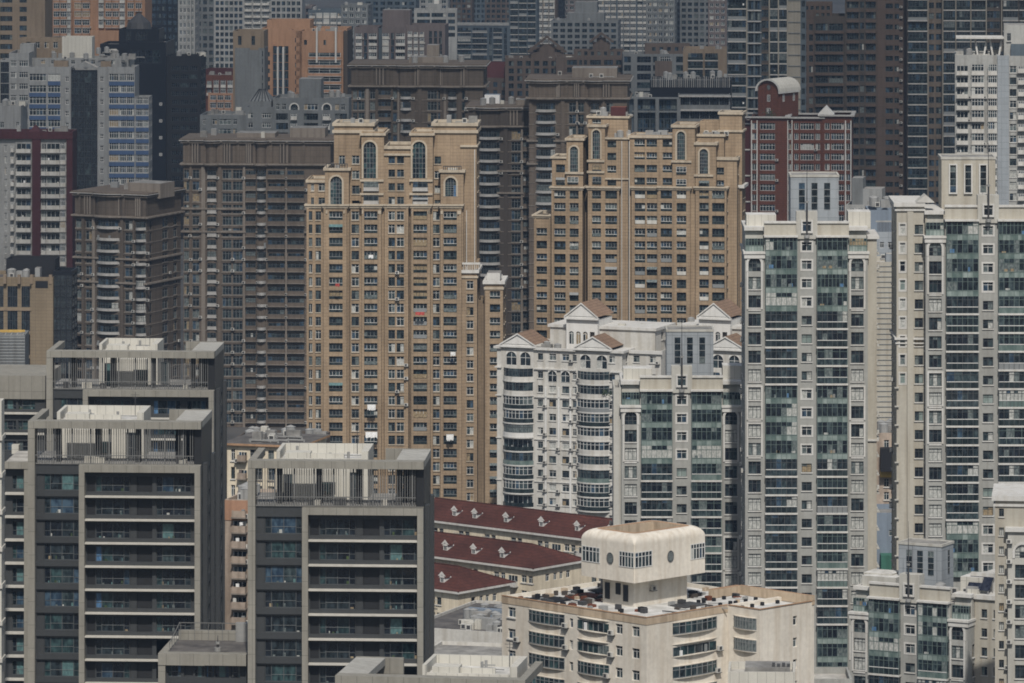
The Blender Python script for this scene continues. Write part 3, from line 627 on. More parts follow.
# ================================================================ grey towers with roof frames (nearest row)
GG = 'grey towers with slatted roof terraces'
def grey_tower(label, x0, ybeam, d, rz=-3.4, bay=5.95, fw=15.75, wins=None, dep=13.5, nfl=11, mirror=False, box=(2.9, 14.6), seed=1, nbay=1):
    b = B('grey_tower', label, x0, d, rz, GG); b.mat = 'grey_panel'; r = random.Random(seed)
    zt = b.z(ybeam); pil = .95; W = pil + bay + fw; zf = zt - 5.75; zr = zt
    wins = wins or [(1.25, 5.75), (9.35, 13.95)]
    # dark body, its rows of window openings
    rows = [(zf - 1.35 - 3.1 * k - 2.15, zf - 1.35 - 3.1 * k) for k in range(nfl)]
    f0 = pil + bay; rowsf = [(zf - 1.6 - 3.1 * k - 2.05, zf - 1.6 - 3.1 * k) for k in range(nfl)]
    step = bay / nbay; cols = []
    for k in range(nbay):
        cols += [(pil + k * step + .12, pil + k * step + 1.15, 'pan', rows), (pil + k * step + 1.15, pil + (k + 1) * step - .1, 'gwin4' if step > 4 else 'gwin', rows)]
    i0 = f0 + .85; il = fw - 1.7
    cols += [(i0 + .05, i0 + wins[0][0] - .1, 'pand', rowsf)]
    for k, (a, c) in enumerate(wins):
        cols.append((i0 + a, i0 + c, 'gwin4' if c - a > 3.6 else 'gwin', rowsf))
        nx = wins[k + 1][0] if k + 1 < len(wins) else il
        if nx - c > 2:
            cols += [(i0 + c + .05, i0 + c + 1.0, 'pan', rowsf), (i0 + c + 1.0, i0 + nx - .55, 'lou', rowsf)]
        elif nx - c > .4: cols.append((i0 + c + .06, i0 + min(nx, il) - .06, 'pan', rowsf))
    sr = [(a + .1, c) for a, c in rows]
    side = [(1.2, 2.6, 'gwin', sr), (5.0, 7.4, 'gwin', sr), (9.0, 10.6, 'gwin', sr)]
    b.blockm(0, W, 0, dep, 0, zf, cols, side, side, 'grey_panel', 'roof_grey', par=0)
    st = b.part('stone_frame')
    st.box(0, pil, -.75, 1.2, 0, zt - 1.0, 'grey_stone')                                  # end pier
    st.box(f0, f0 + .75, -1.35, -.02, 0, zf - .9, 'grey_stone'); st.box(W - .75, W, -1.35, -.02, 0, zf - .9, 'grey_stone')
    st.box(f0, W, -1.35, .3, zf - .9, zf + .02, 'grey_stone')                             # head of the frame
    st.box(W + .003, W + .55, 1.6, 3.4, 0, zf, 'grey_panel'); st.box(W + .003, W + .4, dep - 2, dep, 0, zf, 'grey_panel')
    for k in range(nfl + 1):
        z = zf - .9 - .42 - 3.1 * k
        lm = b.new('ledge') if k else None
        if lm: lm.box(i0 - .3, i0 + il + .3, -1.0, .02, z + .10, z + .28, 'grey_ledge')
        if k: b.part('bay_band').box(pil + .02, f0 - .02, -.12, .03, z + .12, z + .88, 'grey_panel')
    # roof: front beam, side strip, back beam, posts and slats
    rf = b.part('roof_frame'); sw = 3.6
    xs0, xs1 = (W - sw, W) if not mirror else (0, sw)
    rf.box(0, W, -.6, 1.3, zt - .95, zt, 'grey_stone'); rf.box(xs0, xs1, 1.3, dep - .2, zt - .9, zt - .02, 'grey_sunlit')
    xo = 0 if not mirror else W - .9
    rf.box(xo, xo + .9, 1.3, dep - .2, zt - .95, zt - .01, 'grey_stone')
    rf.box(xs0 - (2.2 if not mirror else 0), xs1 + (0 if not mirror else 2.2), dep - .7, dep - .15, zt - 2.6, zt + .02, 'grey_stone')
    sp = (W - 1.0, W) if not mirror else (0, 1.0)
    rf.box(sp[0], sp[1], .4, dep - .8, zf, zt - .9, 'dark_panel'); rf.box(xs0 + .6, xs1 - 1.05 if not mirror else xs1, 5, 5.5, zf, zt - .9, 'dark_panel')
    rf.box(0 if not mirror else W - .9, pil if not mirror else W, -.55, .6, zf, zt - .94, 'grey_stone')
    sc = b.part('slat_screen'); n = int((W - 1.9) / .31)
    for k in range(n):
        x = pil + .2 + k * .31
        if k % 8 == 7: sc.box(x - .1, x + .1, .1, .45, zf, zt - .94, 'slat_metal')
        elif r.random() < .95: sc.box(x - .04, x + .04, .2, .34, zf + .1, zt - .94, 'slat_metal')
    ra = b.part('railing')
    ra.box(pil, W - 1, -.28, -.2, zf + 1.15, zf + 1.24, 'slat_metal'); ra.box(pil, W - 1, -.27, -.21, zf + .1, zf + .16, 'slat_metal')
    for k in range(int((W - 2) / .5)): ra.box(pil + .3 + k * .5, pil + .34 + k * .5, -.27, -.22, zf, zf + 1.2, 'slat_metal')
    # pale house with an upstand round its own small roof
    x0b, x1b = (box[0], box[1]); y0b = 6.5; h = b.new('penthouse'); zh = zt - .1
    h.box(x0b, x1b, y0b, y0b + 8, zf, zh - .8, 'cream_roof', top='roof_white')
    for q in ((x0b, x1b, y0b + 7.6, y0b + 8), (x0b, x0b + .45, y0b, y0b + 7.6), (x1b - .9, x1b, y0b, y0b + 7.6)): h.box(q[0], q[1], q[2], q[3], zh - .8, zh + .45, 'cream_roof')
    h.box(x0b + .5, x1b - 1, y0b - .004, y0b + .4, zh - .8, zh - .5, 'cream_roof')
    h.box(x0b + 1.6, x0b + 7.4, y0b - 2.2, y0b - .01, zf, zh - 1.6, 'cream_roof'); h.box(x0b + 4, x0b + 8.4, y0b + 2.2, y0b + 2.6, zh - .8, zh - .15, 'cream_roof')
    h.box(x0b + 1, x0b + 4.2, y0b + 1, y0b + 3.5, zh - .8, zh + .1, 'cream_roof')
    b.owner = h
    for (dx, dw, dh) in ((.3, 1.2, 3.4), (5.2, 2.2, 1.6), (8.6, 1.3, 3.4)):
        b.feat('gwin', x0b + 1.4 + dx, y0b - (2.24 if dx < 7 else .03), zf + (.9 if dh < 2 else .05), 0, dw, dh)
    b.owner = None
    for k in range(3):
        x = r.uniform(x0b + 1, x1b - 2); y = y0b + r.uniform(3, 6.5); l = r.uniform(1.5, 4); q = b.new('roof_pipe'); zq = zh - .8
        q.bar((x, y, zq + .35), (min(x + l, x1b - 1), y, zq + .35), .07, 'metal'); q.bar((x, y, zq), (x, y, zq + .4), .07, 'metal'); q.cyl(x + .6, y - .5, .18, zq - .02, zq + r.uniform(.6, 1.3), 'metal', n=8)
    q = b.new('aerial'); x = x1b - 2; q.bar((x, y0b + 7, zh - .8), (x, y0b + 7, zh + 2.4), .035, 'metal_dark'); q.bar((x - .6, y0b + 7, zh + 2.0), (x + .6, y0b + 7, zh + 2.0), .025, 'metal_dark'); q.bar((x - .4, y0b + 7, zh + 1.6), (x + .4, y0b + 7, zh + 1.6), .025, 'metal_dark')
    for k in range(4): b.part('terrace_column').box(pil + 2.4 + k * (W - 6) / 3.2, pil + 3.1 + k * (W - 6) / 3.2, 2.2, 3.2, zf, zt - .95, 'dark_panel')
    for k in range(5):
        x = r.uniform(2, W - 3); q = b.new('terrace_planter'); q.box(x, x + r.uniform(.6, 1.6), r.uniform(.8, 1.4), r.uniform(1.6, 2.2), zf - .01, zf + r.uniform(.5, 1.1), r.choice(['cream_roof', 'metal_dark', 'grey_ledge']))
    return b, zf, W
A, zfA, WA = grey_tower('grey tower at the left with a slatted roof terrace, in front of a similar one', 28.6, 420.5, 779, seed=3, fw=16.2)
w = A.u(3); rr = [(zfA - 1.9 - 3.1 * k - 1.85, zfA - 1.9 - 3.1 * k) for k in range(9)]
A.blockm(w, -.02, 2.5, 11, 0, zfA - .05, [(.9, 2.9, 'gwin', rr)], (), (), 'grey_panel', 'roof_pale', par=0)
A.part('stone_frame').box(w, -.02, 1.5, 2.48, zfA - .9, zfA, 'grey_stone'); A.part('stone_frame').box(-.85, -.02, 1.6, 2.48, 0, zfA - .9, 'grey_stone')
for k in range(1, 10): A.new('ledge').box(w, -.86, 1.7, 2.52, zfA - 1.3 - 3.1 * k, zfA - 1.02 - 3.1 * k, 'grey_ledge')
C, zfC, WC = grey_tower('grey tower in the middle foreground with pale boxes on its slatted roof terrace', 248.3, 460, 736, seed=5, fw=15.25, dep=12.5)
Bt, zfB, WB = grey_tower('grey tower rising just behind the tall left one, wide frame under its roof terrace', 47, 350.5, 874, fw=19.6, bay=4.6, box=(7.0, 15.8), seed=8, nbay=1,
                     wins=[(.8, 4.0), (4.6, 6.6), (9.6, 13.6), (14.6, 17.4)])
Hh, zfH, WH = grey_tower('grey tower at the bottom edge showing only its tiled roof frame and pale box', 336, 674.6, 690, rz=-9, mirror=True, box=(9.2, 20.6), seed=9, nfl=3)

b = B('grey_tower', 'plain grey block with a flat concrete parapet at the left edge', -40, 885, -5, GG); b.mat = 'grey_stone'
u0, u1, z1 = b.block(-40, 45, 376, 0, 14, '-36--20:gwin -14-0:gwin4 4-16:gwin 18-35:gwin4', [(400, 20.4, 9.5, 10)], mat='grey_panel', roofmat='roof_pale')
b.part('parapet').box(u0 - .1, u1 + .1, -.5, 14.2, z1 - 3.4, z1 - .02 + .15, 'grey_stone')
for k in range(9): b.new('ledge').box(u0, u1, -.7, -.01, b.z(413.6 + 20.4 * k, 6), b.z(411.9 + 20.4 * k, 6), 'grey_ledge')
b.part('terrace_unit').box(b.u(14), b.u(21), -2.0, -.8, b.z(452, 6), b.z(443, 6), 'cream_roof')
q = b.part('terrace_unit'); q.box(b.u(-30), b.u(27), -3.2, -.1, 0, b.z(452, 6), 'grey_panel'); 
b = B('pale_tower', 'narrow pale edge of a tower cut off by the left frame edge', -60, 755, -2); b.mat = 'cream_roof'
b.block(-60, 1.5, 401, 0, 3, '', None); 
for k in range(8): b.part('cornice').box(b.u(-60), b.u(2.6), -.3, 3.3, b.z(440 + 37 * k), b.z(436 + 37 * k), 'grey_ledge')

b = B('grey_block', 'low grey block with a railed roof terrace between two grey towers', 160, 742, -5, GG); b.mat = 'grey_panel'
u0, u1, z1 = b.block(160, 246.5, 653, 0, 11, '168-181:gwin4 184-193:pan 195-204:gwin 206-214:gwin 215-229:gwin4 231-240:gwin', [(664.5, 24.9, 13, 3)], roofmat='roof_dark', par=0)
st = b.part('stone_frame'); st.box(u0 - .1, u1 + .1, -1.0, .6, z1 - 1.45, z1 + .04, 'grey_stone'); st.box(u0 - .1, u0 + .8, -.9, -.01, 0, z1 - 1.45, 'grey_stone')
st.box(u0 - .1, u0 + .9, .6, 11, z1 - 1.2, z1 + .03, 'grey_stone'); st.box(u0 + .9, u1, 10, 11, z1 - .2, z1 + 1.2, 'grey_stone')
st.box(b.u(206), u1 + .12, -1.35, -.99, z1 - 1.35, z1 + .06, 'grey_stone')
ra = b.part('railing'); ra.box(u0 + 1, u1, 9.8, 9.86, z1 + 2.2, z1 + 2.3, 'slat_metal')
for k in range(6): ra.box(u0 + 1.2 + k * 1.8, u0 + 1.26 + k * 1.8, 9.8, 9.86, z1, z1 + 2.25, 'slat_metal')
ra.bar((u0 + 1.1, .8, z1 + 1.1), (u0 + 1.1, 9.8, z1 + 2.2), .05, 'slat_metal')
for k in range(5): ra.box(u0 + 1.05, u0 + 1.12, 1 + k * 2, 1.06 + k * 2, z1, z1 + 1.1 + k * .27, 'slat_metal')
b.new('terrace_unit').box(u1 - 2.6, u1 - .8, 9, 9.9, z1, z1 + 2.4, 'metal'); b.mast(b.u(216), 1.6, z1, z1 + 2.0, 'flood_light')

# ---- old blocks seen in the gap between the grey towers
b = B('old_block', 'shabby narrow block with stained walls and cluttered balconies between two grey towers', 225, 835, -14); b.mat = 'old_wall'
b.block(225, 262, 500, 0, 12, '233.5-247:obalo', [(503, 15.2, 14.8, 16)], roofmat='roof_pale', mat='old_wall'); b.part('attic_band').box(b.u(225), b.u(262), -.1, -.01, b.z(520), b.z(500), 'orange_wall')
b.clutter(b.u(231), b.u(244), 1, 8, b.z(502), 7, 4)
b = B('old_block', 'old block with a mossy pitched roof and hanging wires behind the middle grey tower', 226, 960, -16); b.mat = 'low_wall'
u0, u1, z1 = b.block(226, 300, 446, 0, 14, '231-235:wwin 239-247:obalo 250-262:tk3 268-274:tk2 280-290:tk3', [(450, 18, 12, 7)], roofmat='roof_dark', par=.3)
rf = b.part('roof'); 
for (x, y) in ((0, 0),): rf.prism([(u0 - .5, -.7), (u1 + .5, -.7), (u1 + .5, 14.6), (u0 - .5, 14.6)], z1, z1 + .35, 'rust_edge', top='roof_dark')
b.clutter(u0 + 3, u1 - 3, 1, 11, z1 + .35, 16, 8)
b = B('dark_roof_hall', 'low dark roofed hall with scattered rubbish at the foot of the brown tower', 232, 1120, -8); b.mat = 'taupe_dark'
u0, u1, z1 = b.block(232, 316, 441, 0, 16, '252-262:tk3 266-277:tk3 280-292:tk3', [(446, 14, 8, 8)], roofmat='roof_dark', par=.5)
b.clutter(u0, u1, 1, 14, z1 - .5, 22, 18)

# ================================================================ cream block with the box shaped water tower
b = B('cream_block', 'cream apartment block with a boxy rooftop tower and bay windows, turned cornerwise', 502, 790, -45); b.mat = 'cream_wall'
zr = b.z(618, 27)
def zrow(k, dz=1.35, h=1.35): return (zr - dz - h - 2.9 * k, zr - dz - 2.9 * k)
R = [zrow(k) for k in range(9)]; R2 = [zrow(k, 1.6, 1.25) for k in range(9)]
U = lambda px: b.u(px); Wd = lambda px: b.uw(px, 27.0)
bw = [(zr - 1.15 - 1.75 - 2.9 * k, zr - 1.15 - 2.9 * k) for k in range(9)]
fc = [(U(508), U(515.5), 'wwin', R), (U(528), U(565.5), 'bow', bw), (U(569.5), U(573), 'cas1', R2), (U(577), U(610), 'bow', bw), (U(615.5), U(622.5), 'cas2', R), (U(632), U(639.5), 'cas2', R)]
rc = [(Wd(671.5), Wd(717.5), 'bow', bw)]
b.blockm(0, 27, 0, 26.4, 0, zr, fc, [c for c in rc], (), roofmat='roof_white', par=.55)
w0 = 15.66
rc2 = [(6.6, 7.4, 'cas1', R2)]
b.blockm(27.003, 32.8, w0, 10.8, 0, zr - .02, [(1.0, 5.3, 'bow', bw)], rc2, (), roofmat='roof_white', par=.55)
cb = b.part('parapet_band')
for q in ((-.05, 27.05, -.06, -.004), (27.006, 27.06, 0, w0 - .01)): cb.box(q[0], q[1], q[2], q[3], zr - .95, zr - .12, 'cream_band')
for q in ((-.06, 27.06, -.08, .28), (26.75, 27.07, .3, w0 - .02), (27.2, 32.9, w0 - .08, w0 + .25), (32.55, 32.9, w0 + .3, 26.5)): cb.box(q[0], q[1], q[2], q[3], zr + .002, zr + .1, 'rust_edge')
# rooftop tower: a shaft and a wider box with rounded upper edges
sh = b.new('tower_shaft'); zb0, zb1 = zr - .56 + 0, zr + 3.1
b.owner = sh; sh.box(11.4, 17.15, 7.8, 18.2, zr - .7, zb1 + .3, 'cream_wall')
for (x, z0_, h) in ((12.3, zr + .1, 2.2), (14.3, zr + .9, 1.5), (15.7, zr + .1, 2.2)): b.feat('pand', x, 7.77, z0_, 0, .9, h)
b.feat('ac', 17.15, 11.3, zr + 1.4, math.pi / 2, 1, 1); b.owner = None
X0, X1, Y0, Y1, Z1 = 9.2, 19.2, 5.8, 19.7, zb1 + 6.35
tb = b.new('tower_box'); rad = 1.25; nseg = 9
def rrect(x0, x1, y0, y1, r, n=7):
    pts = []
    for (cx, cy, a0) in ((x1 - r, y0 + r, -90), (x1 - r, y1 - r, 0), (x0 + r, y1 - r, 90), (x0 + r, y0 + r, 180)):
        for k in range(n + 1):
            a = math.radians(a0 + 90 * k / n); pts.append((cx + r * math.cos(a), cy + r * math.sin(a)))
    return pts
rings = [(0, zb1, .18), (0, Z1 - rad, .18)]
for k in range(1, nseg + 1):
    a = math.pi / 2 * k / nseg; rings.append((rad * (1 - math.cos(a)), Z1 - rad + rad * math.sin(a), .18 + .9 * k / nseg))
pr = None
for (ins, z, r) in rings:
    cur = [(x, y, z) for x, y in rrect(X0 + ins, X1 - ins, Y0 + ins, Y1 - ins, r)]
    if pr:
        for k in range(len(cur)):
            l = (k + 1) % len(cur); tb.poly([pr[k], pr[l], cur[l], cur[k]], 'cream_wall')
    else: tb.poly(cur[::-1], 'cream_wall')
    pr = cur
ir = [(x, y, Z1) for x, y in rrect(X0 + 2.1, X1 - 2.1, Y0 + 2.1, Y1 - 2.1, .3)]; il = [(x, y, Z1 - 1.9) for x, y, z in ir]
for k in range(len(pr)):
    l = (k + 1) % len(pr); tb.poly([pr[k], pr[l], ir[l], ir[k]], 'rust_edge'); tb.poly([il[k], ir[k], ir[l], il[l]], 'cream_band')
tb.poly(il, 'roof_dark')
b.owner = tb
for (fa, u0_, u1_, key) in ((0, .3, 3.6, 'stripw'), (0, 7.2, 9.95, 'stripw'), (90, .05, 3.4, 'stripw'), (90, 10.9, 13.7, 'stripw'), (0, 5.0, 6.1, 'round'), (90, 6.4, 7.5, 'round')):
    uc, ww = (u0_ + u1_) / 2, u1_ - u0_; z = zb1 + (2.0 if key == 'stripw' else 2.35); h = 2.1 if key == 'stripw' else 1.1
    if fa == 0: b.feat(key, X0 + uc, Y0 - .02, z, 0, ww, h)
    else: b.feat(key, X1 + .02, Y0 + uc, z, math.pi / 2, ww, h)
b.owner = None; r = random.Random(21)
for k in range(150):
    x, y = (r.uniform(.8, 26), r.uniform(.8, 25)) if k % 3 else (r.uniform(.8, 11), r.uniform(.8, 24))
    if 11 < x < 18 and 7 < y < 19: continue
    q = b.new('roof_clutter') if k < 95 else b.part('roof_sheet')
    a = r.uniform(.3, 1.1)
    if k % 5 == 4: q.bar((x, y, zr - .3), (x + r.uniform(1, 4), y + r.uniform(-1, 1), zr - .25), .07, r.choice(['metal', 'rust', 'metal_dark']))
    else: q.box(x, x + a, y, y + r.uniform(.3, 1.0), zr - .56, zr - .56 + r.uniform(.2, .75), r.choice(['rust', 'metal', 'metal_dark', 'charcoal', 'cream_band', 'taupe_deep']))
for (x, y, l, m_) in ((2, 3, 5, 'charcoal'), (4, 8, 6, 'rust'), (2.5, 14, 7, 'charcoal'), (6, 19, 5, 'metal_dark'), (19.5, 12, 3.2, 'metal_dark')):
    b.part('roof_sheet').box(x, x + l, y, y + r.uniform(2, 4.5), zr - .56, zr - .38, m_)
gl = b.new('roof_shed'); gl.box(3, 9.5, 16, 22, zr - .56, zr + 1.9, 'metal_dark', top='roof_grey'); gl.box(2.6, 9.9, 15.6, 22.4, zr + 1.9, zr + 2.05, 'metal')
cw = b.part('parapet_band')
cw.box(19.5, 32.9, 26.0, 26.5, zr - .5, zr + .75, 'cream_band', top='rust_edge'); cw.box(18.5, 19.5, 21, 26.5, zr - .5, zr + .65, 'cream_band', top='rust_edge')
for i in range(14): b.new('wing_anchor').box(20.5 + (i * 3.7) % 11, 20.9 + (i * 3.7) % 11, 16.5 + (i * 2.3) % 9, 16.9 + (i * 2.3) % 9, zr - .56, zr - .1, 'charcoal')

b = B('plant_house', 'small pale roof house at the bottom edge in front of the cream block', 728, 742, -3); b.mat = 'cream_roof'
b.block(728, 795, 672, 0, 8, '', None, roofmat='roof_pale'); b.pent(745, 790, 667.5, 672, 1, 5, 'roof_grey')
for k in range(4): b.new('roof_vent').box(b.u(772 + k * 5), b.u(775 + k * 5), 1.5, 2.2, b.z(668), b.z(664.8 + k % 2), 'metal_dark')
b = B('plant_house', 'grey roof edge at the bottom between the cream block and the glazed tower', 812, 800, 0); b.mat = 'gtow'
b.block(812, 852, 679, 0, 10, '', None, roofmat='roof_pale')

# ================================================================ red roofed terraces
GR = 'red roofed walk-up blocks'
def red_block(label, x0, d, L, dep, dorm, ndep=1):
    b = B('red_roofed_block', label, x0, d, -41, GR); ze = 16.3; b.mat = 'low_wall'
    rr = [(ze - 2.6 - 2.9 * k, ze - 1.2 - 2.9 * k) for k in range(4)]; fc, x = [], 1.2; r = random.Random(x0)
    while x < L - 5:
        fc.append((x, x + 2.4, 'obal', [(a - 1.0, c + .2) for a, c in rr])); fc.append((x + 3.2, x + 4.6, 'wwin', rr)); fc.append((x + 5.0, x + 6.2, 'wwin', rr)); x += 7.1
    rc = [(3.8, 5.0, 'cas2', rr), (6.2, 7.2, 'cas2', rr), (8.0, 9.0, 'cas2', rr), (10, 11.2, 'cas2', rr)]
    b.blockm(0, L, 0, dep, 0, ze, fc, rc, (), roofmat='roof_grey', par=0)
    ea = b.part('eaves'); o = .75; ea.box(-o, L + o, -o, dep + o, ze + .002, ze + .42, 'trim_white')
    rf = b.part('pitched_roof'); zr_ = ze + 3.7; m = dep / 2; p = [(-o, -o), (L + o, -o), (L + o, dep + o), (-o, dep + o)]
    z0 = ze + .43; A_, B_ = (m - 1, m), (L - m + 1, m)
    P3 = lambda q, z: (q[0], q[1], z)
    rf.poly([P3(p[0], z0), P3(p[1], z0), P3(B_, zr_), P3(A_, zr_)], 'roof_red'); rf.poly([P3(p[1], z0), P3(p[2], z0), P3(B_, zr_)], 'roof_red')
    rf.poly([P3(p[2], z0), P3(p[3], z0), P3(A_, zr_), P3(B_, zr_)], 'roof_red'); rf.poly([P3(p[3], z0), P3(p[0], z0), P3(A_, zr_)], 'roof_red')
    rf.bar((*A_, zr_), (*B_, zr_), .14, 'roof_red'); rf.bar((*B_, zr_), (*P3(p[1], z0),), .12, 'roof_red'); rf.bar((*B_, zr_), (*P3(p[2], z0),), .12, 'roof_red')
    for u in dorm:
        y = 1.7; zz = z0 + (y + o) * (zr_ - z0) / (m + o); q = b.new('dormer')
        s_ = .72; q.box(u - .55, u + .55, y, y + 2.0, zz - .2, zz + .95, 'white_clean'); q.poly([(u - 1, y - .12, zz + 1.2), (u + 1, y - .12, zz + 1.2), (u, y - .12, zz + 2.1)], 'white_clean')
        q.poly([(u - .75, y - .12, zz + .9), (u + .75, y - .12, zz + .9), (u, y - .12, zz + 1.65)], 'white_clean')
        q.poly([(u - .75, y - .12, zz + .9), (u, y - .12, zz + 1.65), (u, y + 2.6, zz + 1.65), (u - .75, y + 1.4, zz + .9)], 'roof_red'); q.poly([(u, y - .12, zz + 1.65), (u + .75, y - .12, zz + .9), (u + .75, y + 1.4, zz + .9), (u, y + 2.6, zz + 1.65)], 'roof_red')
        q.poly([(u - .3, y - .01, zz + .1), (u + .3, y - .01, zz + .1), (u + .3, y - .01, zz + .85), (u - .3, y - .01, zz + .85)], 'g_dark')
        q.box(u - .04, u + .04, y - .04, y, zz + .1, zz + .85, 'frame_white')
    for k in range(7): # laundry rails and grilles under the eaves
        b.part('drying_rack').bar((3 + k * L / 8, -1.2, ze - 1.5), (6 + k * L / 8, -1.2, ze - 1.5), .05, 'metal')
    return b
b = red_block('long red roofed block with six dormers, right below the white gabled tower', 391, 1209, 61.5, 14, (16, 21.5, 30, 39.5, 49, 57.5))
b = red_block('block with a dark red hipped roof in the middle of the row', 343, 1167, 50, 14.8, (18.5, 25.8, 33.2, 40.6))
b = red_block('block with a dark red hipped roof and cream gable wall, nearest of the row', 303, 1131, 40, 15, (27, 34.5))
b = B('market_hall', 'low hall with a flat roof crowded by ducts and sheeting beside the cream block', 405, 1075, -22); b.mat = 'white_wall'
u0, u1, z1 = b.block(405, 520, 630, 0, 34, '436-446:cas3 452-462:cas3', [(655, 18, 8, 3)], roofmat='roof_dark', par=.5)
b.clutter(b.u(434), b.u(505), 1, 28, z1 - .5, 60, 5)
r = random.Random(4)
for k in range(26):
    x, y = r.uniform(b.u(432), b.u(500)), r.uniform(4, 26); q = b.new('air_duct'); m_ = r.choice(['metal', 'metal_dark', 'blue_paint', 'cream_roof', 'roof_grey'])
    l = r.uniform(2, 5); q.box(x, x + l, y, y + 1.6, z1 - .5, z1 + r.uniform(.6, 1.6), m_); q.box(x + l - 1.2, x + l, y - 2.5, y, z1 - .5, z1 + .8, m_)
b.part('roof').prism([(b.u(470), 20), (b.u(515), 14), (b.u(520), 30), (b.u(470), 33)], z1 - .49, z1 + 1.2, 'roof_pale')
b = B('low_block', 'low white walled block with a grey felt roof beside the market hall', 420, 985, -14); b.mat = 'white_wall'
u0, u1, z1 = b.block(420, 530, 656, 0, 14, '436-446:cas3 455-470:cas3 478-490:cas3', [(666, 17, 8, 3)], roofmat='roof_grey', par=.6)

